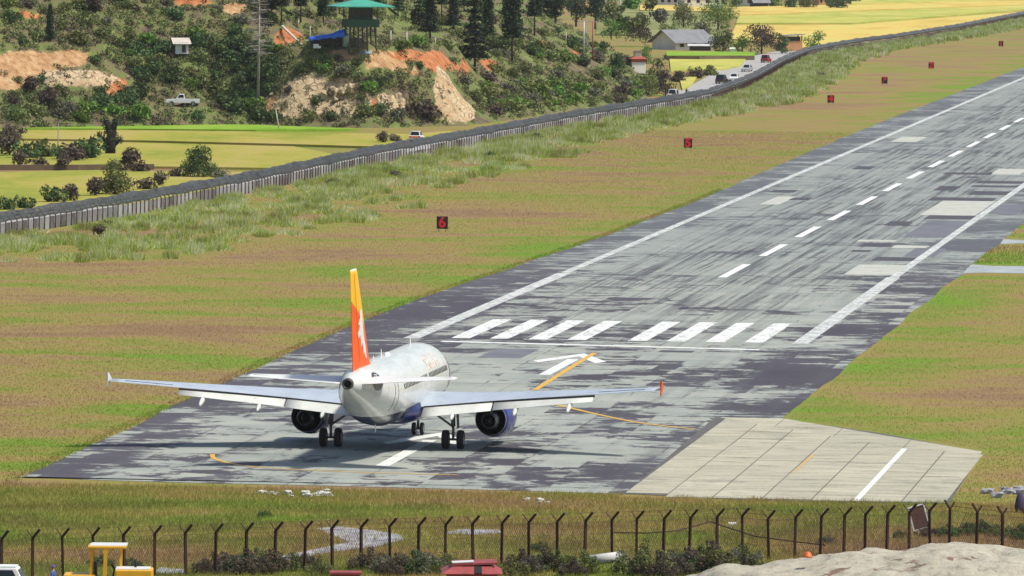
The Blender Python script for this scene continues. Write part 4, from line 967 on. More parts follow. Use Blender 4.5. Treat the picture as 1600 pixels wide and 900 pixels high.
# ------------------------------------------------------------------ vehicles on the road
M_CARW = paint('car_white', (.72, .73, .72), .25, 0, .05, .8); M_CARS = paint('car_silver', (.50, .52, .54), .3, .4, .05, .8); M_CARB = paint('car_black', (.02, .022, .026), .25, 0, .05, .8); M_CARR = paint('car_red', (.32, .015, .02), .3, 0, .05, .8)
M_LAMP = paint('tail_lamp', (.55, .02, .015), .3); M_CARO = paint('car_orange', (.75, .16, .06), .35)
def wheels(par, xs_, tr, r, wd):
    for x in xs_:
        for s in (-1, 1):
            m = MB(); m.cyl((x, s*tr-wd/2, r), (x, s*tr+wd/2, r), r, n=16); wh = m.build('wheel', M_TYRE, par); m = MB(); m.cyl((x, s*tr+s*wd*.51, r), (x, s*tr+s*wd*.55, r), r*.58, n=12); m.build('rim', M_RIM, wh)
def car(P, hdg, mat, label, tall=0.0, box=False, lid=None, L=4.2, group='cars on the road', W=1.72):
    o = thing('car', label, 'car', P, math.pi/2-hdg, group); h0 = .28; hb = .85+tall*.25; hr = 1.45+tall
    prof = [(-L/2, h0+.15), (-L/2, hb), (-L/2+.12, hb+.05), (L/2-1.15, hb+.02), (L/2-.15, hb-.16), (L/2, h0+.35), (L/2-.05, h0), (-L/2+.05, h0)]
    m = MB(); k = len(prof)
    ring = lambda y, s: [Vector((a*s, y, b)) for a, b in prof]
    m.loft([ring(-W/2, .97), ring(-W/2+.12, 1), ring(W/2-.12, 1), ring(W/2, .97)], smooth=False); m.build('body', mat, o, bevel=.05)
    rx0, rx1 = (-L/2+.15, L/2-1.35) if box else (-L/2+.45, L/2-1.5); tx0, tx1 = rx0+(.12 if box else .4), rx1-.55
    y0, y1 = W/2-.08, W/2-.24; m = MB()
    bt = [Vector((rx0, -y0, hb)), Vector((rx1, -y0, hb)), Vector((rx1, y0, hb)), Vector((rx0, y0, hb))]; tp = [Vector((tx0, -y1, hr)), Vector((tx1, -y1, hr)), Vector((tx1, y1, hr)), Vector((tx0, y1, hr))]
    m.loft([bt, tp], smooth=False); m.build('cabin', mat, o, bevel=.04)
    for i in range(4):
        a, b, c_, d = bt[i], bt[(i+1) % 4], tp[(i+1) % 4], tp[i]; cen = (a+b+c_+d)/4; nn = (b-a).cross(d-a).normalized()
        if nn.dot(cen-Vector((0, 0, cen.z))) < 0: nn = -nn
        q = [cen+(z-cen)*Vector((.84, .84, .78)) if False else cen+(z-cen)*.82 for z in (a, b, c_, d)]; m = MB(); m.add([z+nn*.03 for z in q]+[z+nn*.005 for z in q], [(0, 1, 2, 3), (0, 1, 5, 4), (1, 2, 6, 5), (2, 3, 7, 6), (3, 0, 4, 7)]); m.build('window', M_GLASS, o)
    for s in (-1, 1):
        m = MB(); m.box((-L/2-.01, s*(W/2-.2), hb-.13), (.06, .26, .2)); m.build('tail_light', M_LAMP, o)
    m = MB(); m.box((-L/2-.03, 0, h0+.2), (.12, W*.92, .22)); m.build('bumper', M_GEAR if mat != M_CARW else M_CARS, o)
    if lid: m = MB(); m.box((-L/2-.012, 0, hb-.2), (.05, W*.62, .34)); m.build('tailgate_panel', lid, o)
    wheels(o, (-L/2+.8, L/2-.85), W/2-.12, .31, .2); return o
car(gp(651, 221), HEAD, M_CARW, 'white car with orange tailgate just behind the perimeter fence', .05, True, M_CARO, 4.0)
car(gp(1053, 155), HEAD+.05, M_CARW, 'white van driving past the foot of the hill', .35, True, None, 4.3)
car(gp(1128, 131), HEAD+.1, M_CARB, 'black off-road car on the road', .35, True, None, 4.5, W=1.85)
car(gp(1147, 126.5), HEAD+math.pi, M_CARW, 'white saloon car beside the black off-road car', 0, False, None, 4.3)
car(gp(1167, 112), HEAD+math.pi+.1, M_CARS, 'silver car further up the road', 0, False, None, 4.2)
car(gp(1197, 98), HEAD+.1, M_CARR, 'dark red car next to the purple-grey tree', .3, True, None, 4.2)
# pickup parked on the track
P = hit(285, 166); o = thing('pickup_truck', 'white pickup truck parked on the track below the slope', 'truck', P+Vector((0, 0, .05)), math.pi+.05)
m = MB(); pr = [(-2.6, .55), (-2.6, 1.12), (-.35, 1.12), (-.35, 1.05), (.85, 1.08), (2.3, 1.0), (2.55, .85), (2.55, .5), (-2.5, .45)]
m.loft([[Vector((a, y, b)) for a, b in pr] for y in (-.88, .88)], smooth=False); m.build('body', M_CARW, o, bevel=.05)
m = MB(); bt = [Vector((a, b, 1.1)) for a, b in ((-.4, -.82), (1.05, -.82), (1.05, .82), (-.4, .82))]; tp = [Vector((a, b, 1.82)) for a, b in ((-.25, -.68), (.5, -.68), (.5, .68), (-.25, .68))]; m.loft([bt, tp], smooth=False); m.build('cab', M_CARW, o, bevel=.05)
for y in (-1, 1): m = MB(); m.prism([(-.22, 0), (.85, 0), (.45, .52), (-.15, .52)], -.01, .01); w_ = m.build('window', M_GLASS, o, (0, y*.775, 1.2)); w_.rotation_euler = (math.pi/2-y*.18*1, 0, 0)
m = MB(); m.add([(.60, -.6, 1.75), (1.03, -.68, 1.18), (1.03, .68, 1.18), (.60, .6, 1.75), (.57, -.6, 1.74), (1.0, -.68, 1.17), (1.0, .68, 1.17), (.57, .6, 1.74)], [(0, 1, 2, 3), (4, 5, 6, 7), (0, 1, 5, 4), (2, 3, 7, 6)]); m.build('windscreen', M_GLASS, o)
m = MB(); m.box((-1.5, 0, 1.10), (2.0, 1.5, .06)); m.build('load_bed', M_DARK, o)
wheels(o, (-1.6, 1.65), .78, .37, .24)

# ------------------------------------------------------------------ people
M_SKIN = paint('skin', (.38, .22, .15), .6); M_HAIR = paint('hair', (.012, .010, .009), .7)
def person(P, rz, label, shirt, trousers, pose='stand', hat=None, h=1.68):
    """one continuous skinned body; clothing colours by zone"""
    J = {'pelvis': (0, 0, .95), 'chest': (0, .0, 1.28), 'neck': (0, 0, 1.46), 'head': (0, .02, 1.56), 'crown': (0, .02, 1.70)}
    R_ = {'pelvis': .15, 'chest': .155, 'neck': .06, 'head': .085, 'crown': .075}
    for s, n_ in ((-1, 'r'), (1, 'l')):
        J['sh'+n_] = (s*.19, 0, 1.40); J['hip'+n_] = (s*.10, 0, .88)
        if pose == 'ride':
            J['el'+n_] = (s*.26, .22, 1.2); J['wr'+n_] = (s*.28, .48, 1.12); J['ha'+n_] = (s*.28, .56, 1.12); J['kn'+n_] = (s*.17, .42, .86); J['an'+n_] = (s*.16, .25, .42); J['to'+n_] = (s*.16, .42, .38)
        else:
            J['el'+n_] = (s*.27, -.02+.05*s, 1.13); J['wr'+n_] = (s*.27, .12, .92); J['ha'+n_] = (s*.26, .16, .83); J['kn'+n_] = (s*.12, .03, .50); J['an'+n_] = (s*.13, -.01, .09); J['to'+n_] = (s*.14, .15, .05)
        for a, b in (('sh', .065), ('el', .048), ('wr', .035), ('ha', .045), ('hip', .10), ('kn', .065), ('an', .045), ('to', .045)): R_[a+n_] = b
    ed = [('pelvis', 'chest'), ('chest', 'neck'), ('neck', 'head'), ('head', 'crown')]
    for n_ in 'rl': ed += [('chest', 'sh'+n_), ('sh'+n_, 'el'+n_), ('el'+n_, 'wr'+n_), ('wr'+n_, 'ha'+n_), ('pelvis', 'hip'+n_), ('hip'+n_, 'kn'+n_), ('kn'+n_, 'an'+n_), ('an'+n_, 'to'+n_)]
    ks = list(J); me = bpy.data.meshes.new('body_skeleton'); me.from_pydata([J[k] for k in ks], [(ks.index(a), ks.index(b)) for a, b in ed], [])
    tmp = bpy.data.objects.new('body_tmp', me); COL.objects.link(tmp); tmp.modifiers.new('skin', 'SKIN'); sb = tmp.modifiers.new('sub', 'SUBSURF'); sb.levels = 2; sb.render_levels = 2
    for i, k in enumerate(ks): me.skin_vertices[0].data[i].radius = (R_[k], R_[k]*(.8 if k in ('pelvis', 'chest') else 1)); me.skin_vertices[0].data[i].use_root = (k == 'pelvis')
    dg = bpy.context.evaluated_depsgraph_get(); body = bpy.data.meshes.new_from_object(tmp.evaluated_get(dg)); bpy.data.objects.remove(tmp)
    for mt in (M_SKIN, shirt, trousers, M_TYRE): body.materials.append(mt)
    for f in body.polygons:
        c_ = f.center; f.use_smooth = True; hand = abs(c_.x) > .21 and (c_.z < .95 if pose != 'ride' else c_.y > .44)
        f.material_index = 0 if (c_.z > 1.45 or hand) else 1 if (c_.z > .93 and not (pose == 'ride' and c_.z < .98)) else 3 if (c_.z < .10 and pose != 'ride') else 2
    o = obj('person', body, None, P); o.rotation_euler = (0, 0, rz); o.scale = (h/1.72,)*3; tag(o, label, 'person')
    bm = bmesh.new(); bmesh.ops.create_uvsphere(bm, u_segments=14, v_segments=10, radius=1)
    bmesh.ops.delete(bm, geom=[v for v in bm.verts if v.co.z < -.25 or (v.co.y > .55 and v.co.z < .45)], context='VERTS')
    for v in bm.verts: v.co = Vector((v.co.x*.098, v.co.y*.108+.005, 1.635+v.co.z*.115))
    me = bpy.data.meshes.new('hair'); bm.to_mesh(me); bm.free(); me.materials.append(hat or M_HAIR); obj('cap' if hat else 'hair', me, o)
    m = MB(); m.cyl((0, .10, 1.615), (0, .135, 1.59), .012, .018, 6); m.build('nose', M_SKIN, o)
    m = MB()
    for s in (-1, 1): m.box((s*.035, .112, 1.625), (.025, .01, .012))
    m.build('eyes', M_DARK, o); return o
M_BLUE = paint('blue_cloth', (.05, .09, .32), .8); M_CAPB = paint('purple_blue_cap', (.10, .07, .34), .8); M_DCLOTH = paint('dark_cloth', (.03, .028, .035), .85); M_BROWNC = paint('brown_cloth', (.10, .06, .045), .85)

# ------------------------------------------------------------------ watchtower, shelter and hut on the hill
M_GREEN = paint('green_sheet', (.06, .34, .24), .45, 0, .15, .5); M_DGREEN = paint('green_timber', (.022, .075, .05), .7, 0, .25, 1); M_TIMB = paint('dark_timber', (.07, .055, .045), .85, 0, .3, 1); M_PALE = paint('pale_timber', (.50, .45, .36), .85, 0, .15, 1)
P = hit(563, 76); sc = P.y/FPX
tw = thing('watchtower', 'wooden watchtower with wide green pyramid roof on the knoll', 'tower', P, .2)
for x in (-1.9, -.65, .65, 1.9):
    for y in (-1.9, 1.9): m = MB(); m.bar((x*1.12, y*1.12, -.4), (x, y, 3.3), .2); m.build('leg', M_TIMB, tw)
for y in (-1.9, 1.9):
    for a in (-1, 1): m = MB(); m.bar((a*2.0, y*1.05, .3), (-a*1.9, y, 3.1), .1); m.build('brace', M_TIMB, tw)
m = MB(); m.box((0, 0, 3.4), (5.0, 5.0, .2)); m.build('platform', M_DGREEN, tw)
for k, (cx, cy, dx, dy) in enumerate(((0, -2.45, 4.9, .08), (0, 2.45, 4.9, .08), (-2.45, 0, .08, 4.8), (2.45, 0, .08, 4.8))):
    m = MB(); m.box((cx, cy, 3.98), (dx, dy, .95)); m.build('railing', M_DGREEN, tw)
m = MB(); m.box((0, 0, 5.0), (3.0, 3.0, 3.0)); cb = m.build('cabin', M_DGREEN, tw)
for s in (-1, 0, 1): m = MB(); m.box((s*.95, -1.52, 5.45), (.7, .05, 1.1)); m.build('window', M_GLASS, cb)
for x in (-2.2, 2.2):
    for y in (-2.2, 2.2): m = MB(); m.bar((x, y, 3.5), (x, y, 6.55), .13); m.build('roof_post', M_TIMB, tw)
m = MB(); rr = [(-4.5, -4.5), (4.5, -4.5), (4.5, 4.5), (-4.5, 4.5)]
m.loft([[Vector((a, b, 6.35)) for a, b in rr], [Vector((a, b, 6.48)) for a, b in rr], [Vector((a*.14, b*.14, 7.5)) for a, b in rr]], smooth=False); rf = m.build('roof', M_GREEN, tw)
m = MB(); m.box((0, 0, 7.62), (1.5, 1.5, .28), None, 0, (.4, .4)); m.build('roof_cap', M_GREEN, rf)
M_TARP = paint('blue_tarp', (.02, .13, .72), .45, 0, .2, 1.5); M_SACK = paint('white_sack', (.62, .68, .66), .8, 0, .15, 2)
P = hit(512, 76); sh = thing('tarpaulin_shelter', 'dark open shelter under a sagging bright blue tarpaulin', 'shelter', P, -.05)
for x in (-2.4, -.8, .9, 2.4):
    for y in (-1.3, 1.3): m = MB(); m.bar((x, y, -.3), (x, y, 1.75+.28*x*.6 if x < 1 else 2.5), .09); m.build('post', M_TIMB, sh)
m = MB(); n_ = 14; vs = []
for i in range(n_+1):
    for j in range(7):
        x = -2.75+5.5*i/n_; y = -1.6+3.2*j/6; z = 1.75+.16*(x+2.75)+(.35*sst(.6, 1.6, np.array(x)) if True else 0)-.25*abs(y)**2*.25+.09*mnoise.noise((x*1.2, y*1.2, 0)); vs.append((x, y, float(z)))
m.add(vs, [(i*7+j, (i+1)*7+j, (i+1)*7+j+1, i*7+j+1) for i in range(n_) for j in range(6)], 0, True); tp_ = m.build('tarpaulin', M_TARP, sh, fix=False); sd_ = tp_.modifiers.new('thick', 'SOLIDIFY'); sd_.thickness = .06
m = MB(); m.box((0, 1.35, .9), (4.8, .08, 1.9)); m.build('back_wall', M_TIMB, sh)
m = MB(); vs = []
for i in range(15):
    x = -2.75+5.5*i/14; zt_ = 1.75+.16*(x+2.75)+.35*float(sst(.6, 1.6, np.array(x)))-.16; dr = .5+.5*float(sst(.5, 1.4, np.array(x)))+.1*math.sin(i*2.1)
    vs += [(x, -1.62, zt_), (x, -1.72-.05*math.sin(i*1.7), zt_-dr*.55), (x, -1.7+.06*math.sin(i*2.3), zt_-dr)]
m.add(vs, [(i*3+j, i*3+3+j, i*3+4+j, i*3+1+j) for i in range(14) for j in range(2)], 0, True); ap_ = m.build('tarpaulin_apron', M_TARP, sh, fix=False); sd_ = ap_.modifiers.new('thick', 'SOLIDIFY'); sd_.thickness = .05
m = MB()
for k in range(5): m.box((-1.9+.33*(k % 3), -1.75, .2+.32*(k//3)), (.55, .5, .36))
o = m.build('sack_heap', M_SACK, None, P, bevel=.1); tag(o, 'heap of white sacks in front of the blue shelter', 'sacks')
P2 = hit(541, 72); m = MB(); m.cyl((0, 0, -.1), (0, 0, 1.5), .62, .62, 16); m.cyl((0, 0, 1.5), (0, 0, 1.7), .62, .25, 16); o = thing('water_tank', 'pale blue round water tank between shelter and tower', 'tank', P2); m.build('tank', paint('tank_blue', (.42, .60, .68), .5), o); m = MB(); m.cyl((0, 0, 1.7), (0, 0, 1.8), .22, .22, 12); m.build('lid', M_BLUE, o)
person(hit(526, 78), 2.6, 'person in dark clothes standing beside the blue shelter', M_DCLOTH, M_DCLOTH)
P = hit(571, 85); m = MB(); m.box((0, 0, .25), (1.9, 1.1, .06), Matrix.Rotation(.5, 3, 'X')); o = tag(m.build('metal_sheet', paint('sheet_grey_blue', (.33, .42, .44), .5, .3), None, P), 'grey blue metal sheet lying on the bare knoll', 'sheet')
a, b = hit(441, 44), hit(471, 74); m = MB(); m.bar((0, 0, 0), b-a+Vector((0, 0, .1)), .35, .2); o = tag(m.build('timber_beam', M_PALE, None, a+Vector((0, 0, .35))), 'long pale beam leaning down the orange soil', 'beam')
for px, y0, y1, wd in ((466, 30, 44, .18), (484, 40, 73, .16), (610, 48, 70, .22), (635, 50, 71, .22), (680, 58, 72, .14), (884, 50, 70, .14)):
    P = hit(px, y1); h_ = (y1-y0)/(FPX/P.y); m = MB(); m.cyl((0, 0, -.4), (.05, 0, h_), wd*.6, wd*.5, 7); m.cyl((.05, 0, h_), (.05, 0, h_+.08), wd*.62, wd*.62, 7); tag(m.build('wooden_post', M_PALE, None, P), 'pale upright post on the hill slope', 'post', 'pale posts on the hill')
P = hit(283, 84)+Vector((0, 0, .3)); ht = thing('stone_hut', 'tiny white hut with pale sheet roof among the bushes', 'hut', P, .15); s = P.y/FPX
m = MB(); m.box((0, 0, .6), (20*s, 2.2, 1.8)); m.build('wall', M_SACK, ht); m = MB(); m.box((0, 0, 1.62), (29*s, 3.2, .14), Matrix.Rotation(.28, 3, 'X')); m.build('roof', paint('sheet_roof_pale', (.55, .50, .43), .6), ht)
m = MB(); m.box((.3, -1.12, .5), (.6, .05, 1.1)); m.build('door', M_TIMB, ht)
# twin pole carrying a transformer frame, and single line poles
P = hit(912, 88); pl_ = thing('twin_power_pole', 'pair of power poles with cross braces on the slope', 'power pole', P); s = P.y/FPX
for x, mt in ((0, paint('steel_pole', (.42, .47, .49), .5, .3)), (14*s, paint('red_pole', (.30, .10, .07), .7))): m = MB(); m.cyl((x, 0, -.6), (x, 0, 55*s), .14, .11, 8); m.build('pole', mt, pl_)
for a_, b_ in ((8, 34), (34, 8)): m = MB(); m.bar((0, 0, a_*s), (14*s, 0, b_*s), .09); m.build('brace', M_SGREY, pl_)
m = MB(); m.bar((-1.0, 0, 54*s), (15*s+1.0, 0, 54*s), .14); m.build('cross_arm', M_SGREY, pl_)
for px, y0, y1 in ((946, -40, 32), (969, -40, 38), (1015, -40, 40)):
    P = gp(px, y1) if px > 960 else hit(px, y1); h_ = (y1-y0)/(FPX/P.y); o = thing('utility_pole', 'tall slim white utility pole rising from the meadow', 'pole', P, 0, 'white utility poles'); m = MB(); m.cyl((0, 0, -.3), (0, 0, h_), .19, .13, 8); m.build('pole', M_ACW, o); m = MB(); m.bar((-.9, 0, h_-.5), (.9, 0, h_-.5), .12); m.build('cross_arm', M_SGREY, o)
P = gp(90, 243); m = MB(); m.cyl((0, 0, -.3), (.1, 0, 4.3), .09, .06, 7); m.cyl((.1, 0, 4.3), (.1, 0, 4.4), .10, .10, 7); tag(m.build('field_pole', M_BARKG, None, P), 'thin grey pole standing in the paddy by the bushes', 'pole')
P = gp(437, 205); m = MB(); m.cyl((0, 0, -.3), (-.6, 0, 3.2), .1, .08, 7); m.cyl((-.6, 0, 3.2), (-.62, 0, 3.3), .11, .11, 7); tag(m.build('leaning_post', M_PALE, None, P), 'leaning pale post at the paddy edge below the rock cut', 'post')

# ------------------------------------------------------------------ houses in the valley
M_WALLW = paint('whitewash', (.70, .68, .62), .85, 0, .1, .5); M_ROOFG = paint('grey_roof', (.20, .205, .22), .6, .1, .2, .5); M_BRICK = paint('orange_brick', (.52, .26, .11), .85, 0, .15, .5); M_ROOFR = paint('red_roof', (.34, .07, .04), .7, 0, .15, .7)
def gable(name, P, rz, L, W, h, rise, wall, roof, label, over=.7, wins=3, cat='house', group=None):
    o = thing(name, label, cat, P, rz, group); m = MB(); m.box((0, 0, h/2-.2), (L, W, h+.4)); wl = m.build('wall', wall, o)
    for s in (-1, 1):
        m = MB(); m.add([(s*L/2, -W/2, h), (s*L/2, W/2, h), (s*L/2, 0, h+rise), (s*(L/2-.15), -W/2, h), (s*(L/2-.15), W/2, h), (s*(L/2-.15), 0, h+rise)], [(0, 1, 2), (3, 4, 5), (0, 1, 4, 3), (1, 2, 5, 4), (2, 0, 3, 5)]); m.build('gable_wall', wall, o)
        k = (W/2+over)/(W/2); m = MB(); e = L/2+over; zt = h+rise+.12; ze = h+rise-rise*k+.12
        m.add([(-e, 0, zt), (e, 0, zt), (e, s*(W/2+over), ze), (-e, s*(W/2+over), ze), (-e, 0, zt+.12), (e, 0, zt+.12), (e, s*(W/2+over), ze+.12), (-e, s*(W/2+over), ze+.12)], [(0, 1, 2, 3), (4, 5, 6, 7), (0, 1, 5, 4), (1, 2, 6, 5), (2, 3, 7, 6), (3, 0, 4, 7)]); m.build('roof', roof, o)
    for i in range(wins):
        x = -L/2+L*(i+.5)/wins; m = MB(); m.box((x, -W/2-.02, h*.55), (min(1.2, L/wins*.5), .08, h*.42)); wn_ = m.build('window', M_TIMB, o); m = MB(); m.box((x, -W/2-.05, h*.55), (min(1.2, L/wins*.5)*.75, .06, h*.3)); m.build('pane', M_GLASS, wn_)
    return o
P = gp(1066, 77); gable('farmhouse', P, .62, 11, 9.5, 1.9, 2.6, M_WALLW, M_ROOFG, 'low white farmhouse with wide grey gabled roof', .9)
P = gp(1094, 79); lo_ = thing('lean_to', 'low pale flat roofed lean-to beside the grey roofed farmhouse', 'shed', P); m = MB(); m.box((0, 0, .6), (5.0, 2.2, 1.2)); m.build('wall', M_TIMB, lo_); m = MB(); m.box((0, -.2, 1.3), (6.0, 3.4, .12), Matrix.Rotation(.1, 3, 'X')); m.build('roof', M_ACW, lo_)
P = gp(1238, 80); br = thing('brick_shed', 'orange brick shed with flat overhanging roof and open loft', 'shed', P, .25); s = P.y/FPX
m = MB(); m.box((0, 0, 1.15), (26*s, 3.4, 2.7)); m.build('wall', M_BRICK, br)
for x in (-1, 1):
    for y in (-1, 1): m = MB(); m.box((x*12*s, y*1.55, 3.1), (.3, .3, 1.2)); m.build('pillar', M_BRICK, br)
m = MB(); m.box((0, .3, 3.0), (22*s, 2.6, 1.0)); m.build('loft_shade', M_TIMB, br); m = MB(); m.box((-.1, 0, 3.85), (34*s, 4.6, .16), Matrix.Rotation(-.06, 3, 'Y')); m.build('roof', M_ROOFG, br)  # dark block fills the open loft, standing in for its shade
P = hit(996, 112); ch = thing('chorten_shrine', 'small white shrine with a red band and square top', 'shrine', P, .2); s = P.y/FPX
m = MB(); m.box((0, 0, .8), (22*s, 22*s, 2.2)); m.build('base', M_WALLW, ch); m = MB(); m.box((0, 0, 2.15), (24*s, 24*s, .6)); m.build('red_band', M_ROOFR, ch); m = MB(); m.box((0, 0, 2.65), (28*s, 28*s, .45), None, 0, (.5, .5)); m.build('roof', M_ROOFR, ch)
m = MB(); m.box((0, 0, 3.2), (1.3, 1.3, .9)); m.build('upper_block', M_WALLW, ch); m = MB(); m.box((0, 0, 3.8), (1.8, 1.8, .3), None, 0, (.4, .4)); m.build('upper_roof', M_TIMB, ch)
P = gp(1144, 87); gt = thing('gate_pillar', 'white square pillar with a cap at the field wall', 'pillar', P); m = MB(); m.box((0, 0, .8), (1.2, 1.2, 1.7)); m.build('shaft', M_WALLW, gt); m = MB(); m.box((0, 0, 1.75), (1.6, 1.6, .3), None, 0, (.7, .7)); m.build('cap', M_ACW, gt)
a, b = gp(1150, 86), gp(1186, 86); m = MB(); 
for i in range(14): q = a.lerp(b, (i+.5)/14)-a; m.box(q+Vector((0, 0, .3)), (.46, .5, .7+.12*math.sin(i*2.3)))
tag(m.build('stone_wall', paint('field_stone', (.34, .31, .27), .9, 0, .25, 1), None, a), 'low grey stone wall beside the white gate pillar', 'wall')
for px, py, L, W, h_, rz, mt, rf_, lab in ((1094, 12, 13, 8, 5, .2, M_WALLW, M_ROOFG, 'white two storey house behind the golden paddies'), (1180, 9, 12, 7, 3, -.2, M_WALLW, M_ROOFG, 'long white house with grey roof among far trees'), (1186, 12, 5, 5, 2, .3, M_TIMB, M_ROOFG, 'small dark hut in front of the long white house'), (1288, 10, 7, 6, 4, .4, M_BRICK, M_ROOFG, 'brown house between far trees beyond the paddies'), (1040, 8, 9, 7, 3, 0, M_WALLW, M_ROOFG, 'pale house with grey roof behind the white poles')):
    gable('village_house', gp(px, py), rz, L, W, h_, 1.6, mt, rf_, lab, .8, 4, group='village houses')

# ------------------------------------------------------------------ trees in the valley and the paddies
VG = 'trees in the valley'
def bt_(px, py, top, wpx, k, lab, seed, n=1500, leaf=.2, group=VG, name='broadleaf_tree', low=-.08):
    P = hit(px, py) if px < 1060 and py < 190 else gp(px, py); s = FPX/P.y; return broad(P, (py-top)/s, wpx/s, k, lab, group, seed, n, leaf, low, name)
bt_(1122, 48, -6, 76, 3, 'large bright green tree at the golden paddy edge', 1, 2600, .26); bt_(1068, 44, 2, 46, 1, 'smaller olive green tree behind the farmhouse', 2, 1600, .26); bt_(1190, 84, 36, 68, 2, 'wide purple-grey tree beside the road', 3, 2600, .2)
bt_(1130, 82, 48, 52, 0, 'dark rounded tree right beside the farmhouse', 4, 1900, .2); bt_(1222, 84, 50, 28, 0, 'neat dark green tree leaning on the brick shed', 5, 900, .2); bt_(1272, 76, 48, 40, 3, 'loose green bush tree right of the brick shed', 6, 1000, .2)
bt_(1160, 84, 50, 26, 3, 'slim green tree between two larger dark trees', 7, 800, .2); bt_(1000, 62, 34, 60, 2, 'dusky purplish thicket left of the farmhouse', 8, 1500, .2); bt_(955, 60, 28, 44, 3, 'green bushy tree below the utility poles', 9, 1300, .2); bt_(1045, 62, 36, 40, 1, 'olive tree behind the farmhouse roof', 10, 1000, .22); bt_(1095, 58, 34, 40, 5, 'grey green tree behind the farmhouse ridge', 11, 1000, .22)
for i, (px, py, top, wd, k) in enumerate(((1000, 40, 20, 50, 1), (975, 48, 28, 40, 3), (1030, 34, 16, 36, 5), (960, 22, 4, 50, 1), (1235, 14, -8, 30, 0), (1262, 14, -4, 34, 1), (1310, 15, -6, 40, 0), (1300, 14, -2, 24, 3), (1210, 10, -6, 26, 3), (1150, 12, -4, 30, 1), (1330, 5, -12, 40, 0), (1375, 3, -10, 44, 1), (1430, 1, -12, 44, 0), (1490, 0, -12, 44, 3), (1550, -2, -14, 44, 0), (1060, 8, -10, 26, 0), (1020, 12, -4, 30, 1), (985, 12, -6, 30, 3), (1125, 6, -12, 30, 0))):
    bt_(px, py, top, wd, k, ('olive tree', 'green tree', 'grey green tree')[(1, 0, 1, 1, 0, 2)[k]]+' among the far fields', 40+i, 700, .35, 'trees among the far fields')
for i, (px, py, top, wd, k) in enumerate(((1040, 150, 108, 34, 2), (1028, 128, 92, 40, 0), (1012, 150, 118, 40, 1), (965, 110, 80, 26, 0), (1010, 100, 70, 30, 3), (1085, 122, 106, 34, 2), (1110, 118, 104, 26, 1), (1060, 128, 112, 26, 2))):
    bt_(px, py, top, wd, k, 'thick bushy tree on the hill end above the road', 80+i, 1100, .17, 'bushes at the hill end', 'shrub', .02)
bt_(180, 306, 238, 56, 1, 'grey green willow bush by the perimeter fence', 20, 2600, .14, 'bushes in the paddies', 'shrub', .02); bt_(310, 278, 230, 72, 0, 'wide dark spreading bush in the paddy', 21, 3000, .14, 'bushes in the paddies', 'shrub', -.05)
P = gp(172, 243); o = thing('pollard_tree', 'dark leafy pollarded tree with stubby branches in the paddy', 'tree', P)
m = MB(); m.cyl((0, 0, -.3), (.15, 0, 3.4), .75, .6, 10); m.cyl((.1, 0, 2.6), (-.55, 0, 4.7), .5, .34, 8); m.cyl((.2, 0, 2.4), (.75, 0, 4.9), .45, .3, 8); m.cyl((-.4, 0, 1.7), (-1.6, 0, 2.9), .25, .14, 7); m.cyl((.5, 0, 1.4), (1.5, 0, 2.2), .3, .2, 7); m.build('trunk', paint('black_bark', (.022, .02, .02), .95, 0, .3, 2, .1), o)
B = [(-.6, 0, 4.4, .5, .45, .9), (.75, 0, 4.6, .5, .45, .9), (-1.4, 0, 2.8, .4, .35, .45), (1.3, 0, 2.1, .5, .4, .55), (.1, 0, 2.6, .95, .7, 1.5), (0, 0, 1.2, .8, .7, .9)]
obj('crown', npmesh('crown', *leaf_cloud(B, 1500, .12, 9), LEAF[0]), o)
for i, (px, py, s, k) in enumerate(((15, 246, 2.1, 6), (42, 250, 1.6, 4), (68, 248, 1.9, 1), (95, 252, 1.4, 0), (118, 254, 1.7, 2), (140, 250, 2.0, 4), (205, 266, 1.5, 6), (215, 270, 1.1, 2), (85, 318, 1.3, 4), (110, 316, 1.1, 6), (8, 330, 1.0, 4), (38, 328, 1.0, 4), (150, 308, 1.2, 6), (225, 298, 1.1, 2), (250, 292, 1.0, 6), (270, 278, .8, 2), (345, 280, 1.0, 7), (600, 226, 1.0, 6), (620, 224, .9, 2), (30, 262, 1.2, 6), (60, 264, 1.1, 2), (100, 266, 1.1, 6), (12, 215, 1.0, 6), (30, 212, .8, 2))):
    shrub(gp(px, py), s*1.2, k, 'beside the paddy field', 'bushes in the paddies')
for i, (u, dv, s, k) in enumerate(((150, 6, .9, 5), (163, 9, 1.0, 6), (185, 4, .8, 5), (228, 5, .7, 4), (300, 5, 1, 5), (330, 8, .9, 7), (372, 4, 1.1, 5), (400, 9, .8, 4), (470, 4, 1.1, 0), (520, 6, .9, 5), (610, 5, 1, 1), (700, 7, 1.1, 7), (830, 6, 1.1, 0), (960, 6, 1.0, 5), (1060, 5, 1.1, 3), (1250, 6, 1.2, 3), (590, 10, .9, 7), (680, 11, 1, 5), (760, 9, 1.1, 3), (880, 10, 1.1, 7))):
    P = uvw(u, float(fence_v(u))+dv); shrub(P, s, k, 'in the tall grass before the fence', 'bushes along the perimeter fence', .75)

# motorcycle and rider on the road
P = gp(1073, 152); mc = thing('motorcycle', 'dark motorcycle on the road behind the white van', 'motorcycle', P, -HEAD)
for y in (-.65, .65): m = MB(); m.cyl((-.05, y, .31), (.05, y, .31), .31, n=16); m.build('wheel', M_TYRE, mc)
m = MB(); m.box((0, .05, .62), (.24, .9, .34)); m.bar((0, .65, .31), (0, .45, 1.02), .07); m.bar((-.34, .45, 1.04), (.34, .45, 1.04), .05); m.build('frame', M_CARR, mc, bevel=.05); m = MB(); m.box((0, -.25, .84), (.26, .7, .12)); m.build('seat', M_TYRE, mc, bevel=.03)
person(P+Vector((-.03, -.2, .0)), -HEAD, 'person in brown clothes riding the motorcycle', M_BROWNC, M_DCLOTH, 'ride')

